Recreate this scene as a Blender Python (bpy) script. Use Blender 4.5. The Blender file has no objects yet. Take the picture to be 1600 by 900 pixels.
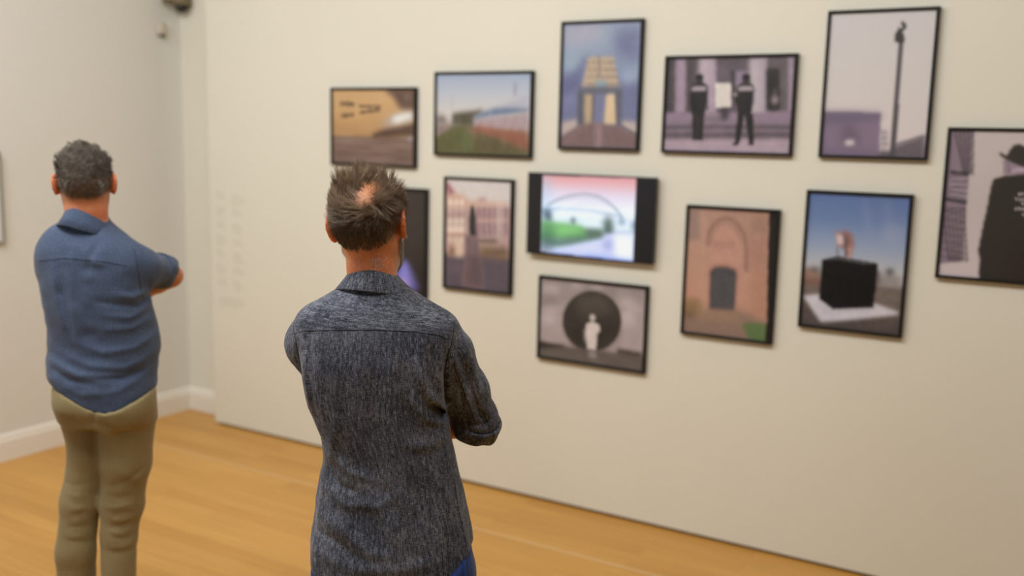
import bpy, bmesh, math, random
import numpy as np
from mathutils import Vector, Matrix
from mathutils.bvhtree import BVHTree

# ------------------------------------------------------------------ camera
SC = bpy.context.scene
COL = SC.collection
YAW, PITCH, ROLL = math.radians(30.593), math.radians(8.793), math.radians(1.339)
FPX, CAMD, CAMH = 1536.7, 4.1356, 1.8


def cam_axes():
    cy, sy = math.cos(YAW), math.sin(YAW)
    fwd = np.array([-sy * math.cos(PITCH), cy * math.cos(PITCH), -math.sin(PITCH)])
    right = np.array([cy, sy, 0.0])
    up = np.cross(right, fwd)
    r = right * math.cos(ROLL) + up * math.sin(ROLL)
    u = -right * math.sin(ROLL) + up * math.cos(ROLL)
    return r, u, fwd


CR, CU, CF = cam_axes()
cam_data = bpy.data.cameras.new('camera')
cam = bpy.data.objects.new('camera', cam_data)
COL.objects.link(cam)
cam.matrix_world = Matrix(((CR[0], CU[0], -CF[0], 0), (CR[1], CU[1], -CF[1], -CAMD),
                           (CR[2], CU[2], -CF[2], CAMH), (0, 0, 0, 1)))
cam_data.sensor_width = 36.0
cam_data.lens = FPX / 1600 * 36.0
cam_data.clip_start = 0.05
cam_data.dof.use_dof = True
cam_data.dof.focus_distance = 2.2
cam_data.dof.aperture_fstop = 1.7
SC.camera = cam

# ------------------------------------------------------------------ world, lights, exposure
w = bpy.data.worlds.new('gallery_world')
SC.world = w
w.use_nodes = True
w.node_tree.nodes['Background'].inputs[0].default_value = (0.9, 0.95, 1.0, 1)
w.node_tree.nodes['Background'].inputs[1].default_value = 0.3


def area(name, loc, target, size, sizey, power, color):
    L = bpy.data.lights.new(name, 'AREA')
    L.shape = 'RECTANGLE'
    L.size, L.size_y = size, sizey
    L.energy = power
    L.color = color
    o = bpy.data.objects.new(name, L)
    COL.objects.link(o)
    o.location = loc
    d = Vector(target) - Vector(loc)
    o.rotation_euler = d.to_track_quat('-Z', 'Y').to_euler()
    return o


area('ceiling_light_wash', (-1.95, -3.05, 3.70), (-2.2, 0.0, 0.1), 5.2, 0.5, 112, (1.0, 0.98, 0.94))
area('ceiling_light_room', (-2.8, -2.9, 3.74), (-2.8, -2.9, 0), 2.6, 0.9, 46, (0.96, 0.98, 1.0))
area('window_daylight', (-3.0, -6.4, 2.4), (-4.95, -1.6, 2.2), 1.6, 1.6, 26, (0.72, 0.86, 1.0))

SC.view_settings.view_transform = 'Standard'
SC.view_settings.look = 'None'
SC.view_settings.gamma = 1.0
SC.view_settings.use_curve_mapping = False
SC.view_settings.exposure = -0.09

# ------------------------------------------------------------------ helpers: naming, objects, materials


def tag(o, label=None, cat=None, group=None, kind=None):
    if label: o['label'] = label
    if cat: o['category'] = cat
    if group: o['group'] = group
    if kind: o['kind'] = kind
    return o


def empty(name, loc=(0, 0, 0), rz=0.0, parent=None):
    o = bpy.data.objects.new(name, None)
    COL.objects.link(o)
    o.location = loc
    o.rotation_euler = (0, 0, rz)
    o.empty_display_size = 0.1
    if parent: o.parent = parent
    return o


def mesh_obj(name, verts, faces, mat, parent=None, smooth=True):
    me = bpy.data.meshes.new(name)
    me.from_pydata([tuple(map(float, v)) for v in verts], [], [tuple(map(int, f)) for f in faces])
    me.update()
    if smooth:
        me.polygons.foreach_set('use_smooth', [True] * len(me.polygons))
    if mat: me.materials.append(mat)
    o = bpy.data.objects.new(name, me)
    COL.objects.link(o)
    if parent: o.parent = parent
    return o


def fast_mesh(name, V, Q, mat, parent=None, smooth=True):
    """V (n,3) float, Q (m,k) int -> object"""
    V = np.asarray(V, np.float32); Q = np.asarray(Q, np.int32)
    me = bpy.data.meshes.new(name)
    k = Q.shape[1]
    me.vertices.add(len(V)); me.vertices.foreach_set('co', V.ravel())
    me.loops.add(Q.size); me.loops.foreach_set('vertex_index', Q.ravel())
    me.polygons.add(len(Q)); me.polygons.foreach_set('loop_start', np.arange(0, Q.size, k, dtype=np.int32))
    me.update(calc_edges=True)
    me.validate()
    if smooth: me.polygons.foreach_set('use_smooth', np.ones(len(me.polygons), bool))
    if mat: me.materials.append(mat)
    o = bpy.data.objects.new(name, me)
    COL.objects.link(o)
    if parent: o.parent = parent
    return o


def bm_obj(name, bm, mat, parent=None, smooth=False):
    me = bpy.data.meshes.new(name)
    bm.normal_update()
    bm.to_mesh(me); bm.free()
    if smooth: me.polygons.foreach_set('use_smooth', [True] * len(me.polygons))
    me.materials.append(mat)
    o = bpy.data.objects.new(name, me)
    COL.objects.link(o)
    if parent: o.parent = parent
    return o


def add_box(bm, x0, x1, y0, y1, z0, z1, bev=0.0):
    r = bmesh.ops.create_cube(bm, size=1.0)
    vs = r['verts']
    for v in vs:
        v.co = Vector(((x0 + x1) / 2 + v.co.x * (x1 - x0), (y0 + y1) / 2 + v.co.y * (y1 - y0),
                       (z0 + z1) / 2 + v.co.z * (z1 - z0)))
    if bev > 0:
        es = list({e for v in vs for e in v.link_edges})
        bmesh.ops.bevel(bm, geom=es, offset=bev, segments=2, affect='EDGES', profile=0.6)


def box(name, dims, mat, parent=None, bev=0.0):
    bm = bmesh.new(); add_box(bm, *dims, bev=bev)
    return bm_obj(name, bm, mat, parent)


def set_attr(o, name, arr, kind='FLOAT_COLOR'):
    arr = np.asarray(arr, np.float32)
    if kind == 'FLOAT_COLOR':
        if arr.shape[1] == 3: arr = np.hstack([arr, np.ones((len(arr), 1), np.float32)])
        a = o.data.color_attributes.new(name, 'FLOAT_COLOR', 'POINT')
        a.data.foreach_set('color', arr.ravel())
    elif kind == 'FLOAT_VECTOR':
        a = o.data.attributes.new(name, 'FLOAT_VECTOR', 'POINT')
        a.data.foreach_set('vector', arr.ravel())


def lin(c):
    c = np.asarray(c, float) / 255.0
    return np.where(c <= 0.04045, c / 12.92, ((c + 0.055) / 1.055) ** 2.4)


def L4(c, k=1.0):
    a = lin(c) * k
    return (float(a[0]), float(a[1]), float(a[2]), 1.0)


class NT:
    """small node-tree builder"""
    def __init__(s, name):
        s.m = bpy.data.materials.new(name); s.m.use_nodes = True
        s.t = s.m.node_tree; s.b = s.t.nodes['Principled BSDF']

    def n(s, typ, **kw):
        nd = s.t.nodes.new(typ)
        for k, v in kw.items(): setattr(nd, k, v)
        return nd

    def l(s, a, b): s.t.links.new(a, b)

    def mapping(s, src, scale, loc=(0, 0, 0), rot=(0, 0, 0)):
        mp = s.n('ShaderNodeMapping')
        mp.inputs['Scale'].default_value = scale
        mp.inputs['Location'].default_value = loc
        mp.inputs['Rotation'].default_value = rot
        s.l(src, mp.inputs[0]); return mp.outputs[0]

    def noise(s, vec, scale, detail=3.0, rough=0.5, dist=0.0):
        nz = s.n('ShaderNodeTexNoise')
        nz.inputs['Scale'].default_value = scale; nz.inputs['Detail'].default_value = detail
        nz.inputs['Roughness'].default_value = rough; nz.inputs['Distortion'].default_value = dist
        s.l(vec, nz.inputs['Vector']); return nz.outputs['Fac']

    def ramp(s, fac, stops):
        r = s.n('ShaderNodeValToRGB')
        while len(r.color_ramp.elements) < len(stops): r.color_ramp.elements.new(0.5)
        for e, (p, c) in zip(r.color_ramp.elements, stops):
            e.position = p; e.color = c if len(c) == 4 else (*c, 1)
        s.l(fac, r.inputs[0]); return r.outputs[0]

    def mix(s, a, b, fac, mode='MIX'):
        mx = s.n('ShaderNodeMix', data_type='RGBA', blend_type=mode)
        for sock, v in ((mx.inputs[0], fac), (mx.inputs[6], a), (mx.inputs[7], b)):
            if isinstance(v, (int, float)): sock.default_value = v
            elif isinstance(v, tuple): sock.default_value = v
            else: s.l(v, sock)
        return mx.outputs[2]

    def math(s, op, a, b=0.0):
        m = s.n('ShaderNodeMath', operation=op)
        for sock, v in ((m.inputs[0], a), (m.inputs[1], b)):
            if isinstance(v, (int, float)): sock.default_value = v
            else: s.l(v, sock)
        return m.outputs[0]

    def bump(s, h, strength, dist=0.001):
        b = s.n('ShaderNodeBump')
        b.inputs['Strength'].default_value = strength; b.inputs['Distance'].default_value = dist
        s.l(h, b.inputs['Height']); s.l(b.outputs[0], s.b.inputs['Normal'])

    def attr(s, name):
        a = s.n('ShaderNodeAttribute'); a.attribute_name = name; return a

    def coord(s): return s.n('ShaderNodeTexCoord').outputs['Object']


def plain(name, col, rough=0.6, spec=0.5, metal=0.0, noise=0.0):
    t = NT(name)
    t.b.inputs['Roughness'].default_value = rough
    t.b.inputs['Specular IOR Level'].default_value = spec
    t.b.inputs['Metallic'].default_value = metal
    c = L4(col)
    nz = t.noise(t.coord(), 35.0, 3)
    lo = tuple(v * (1 - noise) for v in c[:3]) + (1,)
    hi = tuple(min(1, v * (1 + noise)) for v in c[:3]) + (1,)
    t.l(t.ramp(nz, [(0.3, lo), (0.7, hi)]), t.b.inputs['Base Color'])
    return t.m


# ------------------------------------------------------------------ materials of the room
def wall_mat(name, col):
    t = NT(name)
    c = t.coord()
    n1 = t.noise(c, 1.1, 2)
    a = L4(col); b = tuple(v * 0.985 for v in a[:3]) + (1,)
    t.l(t.ramp(n1, [(0.35, a), (0.65, b)]), t.b.inputs['Base Color'])
    t.b.inputs['Roughness'].default_value = 0.75
    t.b.inputs['Specular IOR Level'].default_value = 0.25
    t.bump(t.noise(c, 260, 3), 0.12, 0.001)
    return t.m


M_WALL = wall_mat('painted_wall', (230, 228, 215))
M_WALLC = wall_mat('painted_side_wall', (228, 228, 223))
M_TRIM = wall_mat('painted_trim', (238, 234, 224))
M_GAP = plain('shadow_gap_black', (30, 24, 18), 0.9)
M_CEIL = wall_mat('painted_ceiling', (240, 238, 232))


def floor_material():
    t = NT('maple_floor')
    c = t.coord()
    bk = t.n('ShaderNodeTexBrick')
    bk.offset = 0.37; bk.offset_frequency = 2; bk.squash = 1.0
    bk.inputs['Scale'].default_value = 1.0
    bk.inputs['Brick Width'].default_value = 1.15
    bk.inputs['Row Height'].default_value = 0.083
    bk.inputs['Mortar Size'].default_value = 0.0009
    bk.inputs['Mortar Smooth'].default_value = 0.2
    bk.inputs['Bias'].default_value = 0.0
    bk.inputs['Color1'].default_value = L4((202, 151, 77))
    bk.inputs['Color2'].default_value = L4((212, 163, 87))
    bk.inputs['Mortar'].default_value = L4((184, 134, 80))
    t.l(c, bk.inputs['Vector'])
    grain = t.noise(t.mapping(c, (2.2, 60, 1)), 1.0, 5, 0.6, 0.4)
    g = t.ramp(grain, [(0.3, (0.90, 0.88, 0.84)), (0.7, (1.04, 1.04, 1.04))])
    big = t.noise(t.mapping(c, (0.7, 4.5, 1)), 1.0, 2)
    g2 = t.ramp(big, [(0.3, (0.92, 0.89, 0.84)), (0.7, (1.05, 1.05, 1.05))])
    col = t.mix(bk.outputs['Color'], g, 1.0, 'MULTIPLY')
    col = t.mix(col, g2, 1.0, 'MULTIPLY')
    t.l(col, t.b.inputs['Base Color'])
    t.b.inputs['Roughness'].default_value = 0.42
    t.b.inputs['Specular IOR Level'].default_value = 0.4
    t.bump(grain, 0.06, 0.001)
    return t.m


M_FLOOR = floor_material()

# ------------------------------------------------------------------ the room
XL, XR, YB, YF, ZC = -4.95, 3.6, 0.155, -8.0, 3.8
XF = -4.554            # free edge of the false wall that carries the photographs


def struct(name, dims, mat, parent=None, bev=0.0):
    o = box(name, dims, mat, parent, bev)
    if not parent: o['kind'] = 'structure'
    return o


struct('floor', (XL - .2, XR + .2, YF - .2, YB + .2, -0.1, 0.0), M_FLOOR)
struct('ceiling', (XL - .2, XR + .2, YF - .2, YB + .2, ZC, ZC + .1), M_CEIL)
struct('wall_left', (XL - .2, XL, YF, YB, 0.0, ZC), M_WALLC)
struct('wall_back', (XL - .2, XR + .2, YB, YB + .2, 0.0, ZC), M_WALL)
M_DIM = wall_mat('dimmed_unseen_wall', (110, 106, 100))  # unseen walls given a dark colour to cut bounce light behind the camera
struct('wall_right', (XR, XR + .2, YF, YB, 0.0, ZC), M_DIM)
struct('wall_front', (XL - .2, XR + .2, YF - .2, YF, 0.0, ZC), M_DIM)
struct('wall_display', (XF, XR, 0.0, YB, 0.014, ZC), M_WALL, bev=0.002)
struct('gap_shade_1', (XF + .03, XR, 0.02, YB, 0.0, 0.014), M_GAP)  # recess filler painted black to stand in for shade under the wall


def baseboard(name, pts, mat):
    """extruded profile board; pts = two floor points and outward normal"""
    (x0, y0), (x1, y1), (nx, ny) = pts
    prof = [(0, 0), (0.020, 0), (0.020, 0.105), (0.016, 0.118), (0.013, 0.122), (0.013, 0.132), (0.006, 0.142), (0, 0.145)]
    V = []
    for (x, y) in ((x0, y0), (x1, y1)):
        for d, z in prof: V.append((x + nx * d, y + ny * d, z))
    n = len(prof)
    F = [(i, (i + 1) % n, n + (i + 1) % n, n + i) for i in range(n)] + [tuple(range(n))[::-1], tuple(range(n, 2 * n))]
    o = mesh_obj(name, V, F, mat, smooth=False)
    o['kind'] = 'structure'
    bm = bmesh.new(); bm.from_mesh(o.data); bmesh.ops.recalc_face_normals(bm, faces=bm.faces); bm.to_mesh(o.data); bm.free()
    return o


baseboard('baseboard_left', ((XL, YF), (XL, YB), (1, 0)), M_TRIM)
baseboard('baseboard_back', ((XL, YB), (XF + 0.01, YB), (0, -1)), M_TRIM)
# pale tape line on the boards, parallel with the display wall
M_TAPE = plain('pale_floor_tape', (214, 180, 130), 0.5)
tape = box('floor_tape', (-4.6, 2.6, -0.487, -0.473, 0.0, 0.0008), M_TAPE)
tag(tape, 'thin pale guide line along the wooden floor in front of the picture wall', 'line')

# ------------------------------------------------------------------ painted prints
def homog(src, dst):
    A = []
    for (x, y), (u, v) in zip(src, dst):
        A.append([x, y, 1, 0, 0, 0, -u * x, -u * y, -u]); A.append([0, 0, 0, x, y, 1, -v * x, -v * y, -v])
    _, _, vt = np.linalg.svd(np.array(A, float)); return vt[-1].reshape(3, 3)


RNG = np.random.default_rng(7)
_T = RNG.random((64, 64))


def vnoise2(x, y):
    xi = np.floor(x).astype(int); yi = np.floor(y).astype(int)
    fx = x - xi; fy = y - yi
    fx = fx * fx * (3 - 2 * fx); fy = fy * fy * (3 - 2 * fy)
    g = lambda a, b: _T[a % 64, b % 64]
    return ((g(xi, yi) * (1 - fx) + g(xi + 1, yi) * fx) * (1 - fy) + (g(xi, yi + 1) * (1 - fx) + g(xi + 1, yi + 1) * fx) * fy)


class Print:
    """raster painted in the frame's own u,v (0..1 from top left); corners map crop readings to u,v"""
    def __init__(s, corners, crop, w, h, base=(128, 128, 128)):
        s.H = homog(corners, [(0, 0), (1, 0), (1, 1), (0, 1)]); s.crop = crop
        s.w, s.h = w, h
        s.img = np.ones((h, w, 3)) * np.array(base, float)
        s.U, s.V = np.meshgrid((np.arange(w) + .5) / w, (np.arange(h) + .5) / h)

    def uv(s, pts):
        x0, y0, k = s.crop; out = []
        for (x, y) in pts:
            q = s.H @ np.array([x0 + x / k, y0 + y / k, 1.0]); out.append((q[0] / q[2], q[1] / q[2]))
        return np.array(out)

    def mask_poly(s, pts):
        P = s.uv(pts); X, Y = s.U, s.V
        m = np.zeros(X.shape, bool); n = len(P)
        for i in range(n):
            x1, y1 = P[i]; x2, y2 = P[(i + 1) % n]
            if y1 == y2: continue
            c = ((y1 > Y) != (y2 > Y)) & (X < (x2 - x1) * (Y - y1) / (y2 - y1) + x1)
            m ^= c
        return m.astype(float)

    def put(s, m, col, a=1.0, soft=0):
        if soft: m = s.blurm(m, soft)
        col = np.array(col, float)
        s.img = s.img * (1 - m[..., None] * a) + (col if col.ndim == 3 else col[None, None]) * m[..., None] * a

    def poly(s, pts, col, a=1.0, soft=0): s.put(s.mask_poly(pts), col, a, soft)

    def rect(s, x0, y0, x1, y1, col, a=1.0, soft=0): s.poly([(x0, y0), (x1, y0), (x1, y1), (x0, y1)], col, a, soft)

    def ell(s, cx, cy, rx, ry, col, a=1.0, soft=0):
        s.poly([(cx + rx * math.cos(t), cy + ry * math.sin(t)) for t in np.linspace(0, 2 * math.pi, 40, endpoint=False)], col, a, soft)

    def line(s, pts, wd, col, a=1.0, soft=0):
        for (x1, y1), (x2, y2) in zip(pts[:-1], pts[1:]):
            dx, dy = x2 - x1, y2 - y1; L = math.hypot(dx, dy) or 1; nx, ny = -dy / L * wd / 2, dx / L * wd / 2
            s.poly([(x1 + nx, y1 + ny), (x2 + nx, y2 + ny), (x2 - nx, y2 - ny), (x1 - nx, y1 - ny)], col, a, soft)

    def vgrad(s, stops, m=None):
        """stops: (v, colour)"""
        vs = [p for p, _ in stops]; C = np.array([c for _, c in stops], float)
        g = np.stack([np.interp(s.V, vs, C[:, k]) for k in range(3)], -1)
        s.img = g if m is None else s.img * (1 - m[..., None]) + g * m[..., None]

    def noise(s, fx, fy, amp, m=None, seed=0):
        n = (vnoise2(s.U * fx + seed * 7.3, s.V * fy + seed * 3.1) + .5 * vnoise2(s.U * fx * 2.3 + seed, s.V * fy * 2.3) - .75) * amp
        if m is not None: n = n * m
        s.img = s.img + n[..., None]

    @staticmethod
    def blurm(m, r):
        k = np.exp(-0.5 * (np.arange(-3 * r, 3 * r + 1) / r) ** 2); k /= k.sum()
        p = np.pad(m, ((3 * r, 3 * r), (3 * r, 3 * r)), mode='edge')
        p = np.apply_along_axis(lambda a: np.convolve(a, k, 'valid'), 0, p)
        return np.apply_along_axis(lambda a: np.convolve(a, k, 'valid'), 1, p)

    def blur(s, r):
        s.img = np.stack([s.blurm(s.img[..., k], r) for k in range(3)], -1)


def print_material(name='glazed_print'):
    t = NT(name)
    a = t.attr('paint')
    t.l(a.outputs['Color'], t.b.inputs['Base Color'])
    t.b.inputs['Roughness'].default_value = 0.45
    t.b.inputs['Specular IOR Level'].default_value = 0.25
    return t.m


M_PRINT = print_material()
M_FRAME = plain('black_wood_frame', (22, 21, 19), 0.5, 0.3, noise=0.1)


def screen_material():
    t = NT('lit_screen')
    a = t.attr('paint')
    t.b.inputs['Base Color'].default_value = (0.01, 0.01, 0.012, 1)
    t.b.inputs['Roughness'].default_value = 0.3
    t.l(a.outputs['Color'], t.b.inputs['Emission Color'])
    t.b.inputs['Emission Strength'].default_value = 1.0
    return t.m


M_SCREEN = screen_material()
GAIN = 1.28


def print_mesh(name, P, x0, x1, z0, z1, y, mat, parent, gain):
    """fine grid carrying the painted picture; window (x0..x1, z0..z1) in the thing's own frame, u,v given by P.win"""
    u0, u1, v0, v1 = P.win
    nx, nz = P.w, P.h
    us = np.linspace(u0, u1, nx); vs = np.linspace(v0, v1, nz)
    X, Z = np.meshgrid(np.linspace(x0, x1, nx), np.linspace(z1, z0, nz))
    V = np.stack([X, np.full_like(X, y), Z], -1).reshape(-1, 3)
    i = np.arange(nx * nz).reshape(nz, nx)
    Q = np.stack([i[:-1, :-1], i[1:, :-1], i[1:, 1:], i[:-1, 1:]], -1).reshape(-1, 4)
    UU, VV = np.meshgrid(us, vs)
    cx = np.clip((UU * P.w - .5), 0, P.w - 1.001); cy = np.clip((VV * P.h - .5), 0, P.h - 1.001)
    xi = cx.astype(int); yi = cy.astype(int); fx = (cx - xi)[..., None]; fy = (cy - yi)[..., None]
    g_ = P.img.mean(-1, keepdims=True); I = np.clip(g_ + (P.img - g_) * .80, 0, 255)
    xj = np.minimum(xi + 1, P.w - 1); yj = np.minimum(yi + 1, P.h - 1)
    C = (I[yi, xi] * (1 - fx) + I[yi, xj] * fx) * (1 - fy) + (I[yj, xi] * (1 - fx) + I[yj, xj] * fx) * fy
    C = np.clip(lin(C) * gain, 0, 0.95 if gain < 2 else 10).reshape(-1, 3)
    o = fast_mesh(name, V, Q, mat, parent, smooth=False)
    set_attr(o, 'paint', C)
    return o


BW, DEP = 0.0125, 0.026     # frame bar and depth


def framed(P, x0, x1, z0, z1, label, y=0.0, name='framed_photograph'):
    W, Hh = x1 - x0, z1 - z0
    t = empty(name, ((x0 + x1) / 2, y, z0))
    tag(t, label, 'picture', 'framed photographs on the display wall')
    # four mitred bars of one frame, with a small inner lip
    outer = [(-W / 2, 0), (W / 2, 0), (W / 2, Hh), (-W / 2, Hh)]
    prof = [(0, 0), (0, -DEP), (0.0015, -DEP - .0012), (BW - .0015, -DEP - .0012), (BW, -DEP), (BW, -DEP + .010), (BW + .001, -0.010), (BW + .001, 0)]
    V, F = [], []
    for (cx, cz) in outer:
        sx = 1 if cx < 0 else -1; sz = 1 if cz == 0 else -1
        for d, yy in prof: V.append((cx + sx * d, yy, cz + sz * d))
    n = len(prof)
    for c in range(4):
        for i in range(n):
            F.append((c * n + i, c * n + (i + 1) % n, ((c + 1) % 4) * n + (i + 1) % n, ((c + 1) % 4) * n + i))
    fr = mesh_obj('frame', V, F, M_FRAME, t, smooth=False)
    bm = bmesh.new(); bm.from_mesh(fr.data); bmesh.ops.recalc_face_normals(bm, faces=bm.faces); bm.to_mesh(fr.data); bm.free()
    P.win = (BW / W, 1 - BW / W, BW / Hh, 1 - BW / Hh)
    print_mesh('print', P, -W / 2 + BW, W / 2 - BW, BW, Hh - BW, -DEP + .008, M_PRINT, t, GAIN)
    return t


QA = [(514.7, 136.7), (652.5, 136.3), (651.7, 263.3), (515.8, 256.7)]
QB = [(677, 112), (836.4, 110.3), (831.7, 248.1), (677, 242.1)]
QC = [(875.8, 32.3), (1009.5, 29), (1000, 236.7), (870.7, 232.7)]
QD = [(1038.1, 87), (1249.8, 83.1), (1238.3, 245), (1032.5, 238.5)]
QE = [(1293.2, 16.8), (1471.5, 9.2), (1449.2, 250.8), (1277.9, 246.1)]
QG = [(1071.7, 320.3), (1221, 328.1), (1206, 539.9), (1062.1, 521.7)]
QH = [(1260.3, 297.2), (1429, 303.9), (1409.1, 529.2), (1245, 511)]
QI = [(825.6, 268.7), (1033.6, 278), (1025.9, 413.4), (822.4, 395.9)]
QJ = [(841.1, 430.9), (1016.1, 448.4), (1009.1, 585.3), (837.2, 560)]
QK = [(692, 276), (804.8, 280.8), (799.2, 463.2), (691.2, 450)]
QF = [(1481.5, 198.7), (1677.7, 201.5), (1650.6, 450.2), (1459.6, 433.7)]
QL = [(569.3, 290.2), (667.4, 296.5), (665.4, 467.2), (569.3, 455.7)]

# A: ochre wall with a handwritten-looking inscription, street blur
p = Print(QA, (500, 120, 6.0), 180, 128, (178, 140, 92))
p.vgrad([(0, (196, 158, 108)), (.4, (186, 145, 94)), (.6, (172, 132, 84)), (.64, (124, 102, 90)), (1, (112, 90, 82))])
p.poly([(600, 110), (900, 110), (900, 330), (760, 300), (700, 200)], (98, 76, 66), 1, 4)
p.poly([(480, 540), (600, 490), (900, 430), (900, 560), (500, 570)], (88, 66, 54), 1, 3)
p.poly([(560, 470), (640, 380), (720, 345), (900, 320), (900, 420), (640, 470)], (165, 158, 160), .8, 5)
p.poly([(670, 420), (700, 370), (860, 335), (880, 380), (740, 430)], (214, 226, 230), 1, 4)
p.ell(855, 585, 30, 20, (140, 146, 170), .9, 3)
p.ell(830, 190, 25, 25, (150, 130, 130), .6, 4)
# two rows of dark script
for (x0, x1, y0, h, n, sl) in ((185, 325, 250, 58, 5, .06), (365, 570, 275, 30, 8, .03), (195, 315, 365, 50, 4, -.1), (370, 560, 335, 34, 8, -.14)):
    for i in range(n):
        x = x0 + (x1 - x0) * i / n; wv = (x1 - x0) / n; yy = y0 + (x - x0) * sl
        hh = h * (0.75 + .25 * math.sin(i * 2.1 + x0))
        p.line([(x, yy - hh / 2), (x + wv * .2, yy + hh / 2)], 13, (52, 44, 38), .9)
        p.line([(x + wv * .1, yy), (x + wv * .8, yy - hh * .2)], 11, (52, 44, 38), .8)
        if i % 2: p.line([(x + wv * .7, yy - hh * .4), (x + wv * .7, yy + hh * .4)], 8, (52, 44, 38), .75)
p.noise(4, 26, 20, (p.V > .62).astype(float), 2)
p.noise(6, 6, 8)
PA = p
# B: roadside verge with long painted wall
p = Print(QB, (665, 100, 5.806), 180, 128)
p.vgrad([(0, (140, 160, 192)), (.25, (168, 178, 196)), (.5, (192, 190, 188)), (.55, (190, 186, 184)), (1, (92, 90, 58))])
p.poly([(90, 660), (150, 610), (250, 560), (420, 560), (700, 700), (960, 830), (960, 860), (60, 860)], (98, 92, 58), 1, 2)
p.poly([(250, 560), (330, 580), (440, 800), (300, 800), (180, 800), (120, 660)], (88, 92, 54), .9, 4)
p.poly([(310, 600), (350, 590), (430, 780), (360, 800)], (92, 108, 66), .9, 5)
p.poly([(330, 555), (450, 570), (560, 700), (480, 700)], (128, 112, 78), .8, 4)
p.poly([(90, 560), (240, 545), (230, 580), (90, 650)], (128, 110, 110), 1, 3)
p.poly([(90, 460), (150, 470), (200, 530), (90, 550)], (110, 100, 100), 1, 4)
p.poly([(235, 450), (300, 440), (450, 425), (520, 410), (470, 520), (420, 570), (235, 555)], (84, 80, 66), 1, 3)
p.poly([(430, 480), (560, 430), (700, 370), (830, 320), (945, 270), (945, 420), (440, 520)], (164, 168, 188), 1, 3)
p.poly([(440, 470), (600, 410), (760, 400), (945, 410), (945, 440), (640, 470), (440, 500)], (92, 112, 146), .95, 3)
p.poly([(430, 510), (940, 450), (940, 620), (430, 580)], (158, 140, 148), 1, 2)
p.poly([(440, 570), (940, 615), (940, 800), (800, 760), (640, 680), (440, 620)], (142, 88, 68), 1, 3)
p.poly([(440, 575), (600, 590), (640, 660), (440, 620)], (160, 92, 80), .8, 4)
p.poly([(560, 640), (960, 800), (960, 840), (480, 840), (460, 640)], (90, 84, 58), .8, 6)
p.ell(490, 660, 35, 30, (76, 76, 56), .6, 5)
p.line([(820, 170), (818, 290)], 26, (136, 136, 160), .8, 2)
p.line([(228, 260), (232, 430)], 10, (150, 150, 165), .5, 2)
p.line([(590, 400), (590, 480)], 12, (190, 195, 205), .6, 2)
p.noise(30, 10, 10, (p.V > .5).astype(float), 3)
PB = p
# C: road through a steel arch bridge
p = Print(QC, (860, 20, 3.9125), 128, 180)
p.vgrad([(0, (128, 136, 172)), (.35, (120, 140, 174)), (.5, (98, 106, 150)), (.8, (104, 112, 152)), (1, (120, 100, 104))])
p.poly([(70, 400), (200, 280), (300, 230), (600, 200), (600, 60), (60, 60)], (134, 156, 182), .8, 8)
p.poly([(60, 100), (300, 60), (340, 140), (100, 200)], (164, 158, 178), .8, 9)
p.poly([(380, 120), (560, 80), (560, 300), (420, 260)], (98, 104, 148), .9, 8)
p.poly([(70, 400), (170, 330), (220, 250), (240, 300), (160, 460), (70, 470)], (88, 92, 140), .8, 6)
p.ell(120, 300, 50, 50, (136, 160, 184), .6, 7)
p.poly([(430, 360), (560, 330), (545, 430), (440, 440)], (138, 158, 190), .9, 5)
p.poly([(70, 520), (160, 480), (160, 560), (70, 580)], (112, 118, 165), .8, 4)
p.poly([(60, 670), (160, 650), (180, 690), (60, 760)], (176, 160, 156), 1, 3)
p.poly([(430, 660), (540, 670), (540, 750), (440, 700)], (176, 164, 158), 1, 3)
p.poly([(50, 830), (60, 760), (190, 680), (260, 665), (420, 690), (530, 750), (550, 840)], (116, 94, 96), 1, 2)
p.poly([(230, 268), (392, 268), (430, 470), (185, 470)], (176, 156, 134), 1, 2)
for i in range(4):
    y = 290 + i * 45; p.line([(220 - i * 6, y + 12), (400 + i * 8, y + 14)], 6, (112, 104, 110), .8, 1)
p.line([(300, 260), (300, 400)], 8, (104, 98, 104), .7, 1)
for i in range(5): p.line([(225 + i * 35, 290), (250 + i * 35, 400)], 4, (124, 112, 106), .6, 1)
p.poly([(275, 415), (350, 415), (350, 468), (275, 468)], (126, 150, 166), 1, 2)
p.poly([(165, 470), (190, 450), (420, 450), (445, 470), (440, 500), (165, 505)], (92, 96, 114), .95, 2)
p.poly([(165, 480), (205, 490), (205, 680), (160, 690)], (84, 86, 100), .95, 2)
p.poly([(405, 490), (445, 480), (440, 690), (412, 690)], (88, 90, 108), .95, 2)
p.poly([(205, 495), (262, 500), (262, 670), (205, 690)], (146, 130, 106), 1, 2)
p.poly([(215, 505), (250, 505), (245, 660), (212, 670)], (178, 158, 126), .9, 2)
p.poly([(262, 500), (345, 500), (335, 670), (262, 670)], (106, 112, 152), 1, 1)
p.poly([(262, 500), (275, 500), (270, 670), (258, 670)], (92, 90, 96), 1, 1)
p.poly([(345, 500), (400, 495), (410, 680), (330, 680)], (204, 180, 142), 1, 2)
p.line([(405, 495), (412, 685)], 8, (84, 80, 84), .9, 1)
p.line([(298, 670), (298, 830)], 36, (150, 124, 134), .8, 3)
p.line([(190, 690), (80, 800)], 16, (142, 112, 112), .6, 4)
p.line([(440, 690), (540, 750)], 8, (60, 54, 58), .8, 1)
p.noise(24, 30, 5, None, 5)
PC = p
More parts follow.
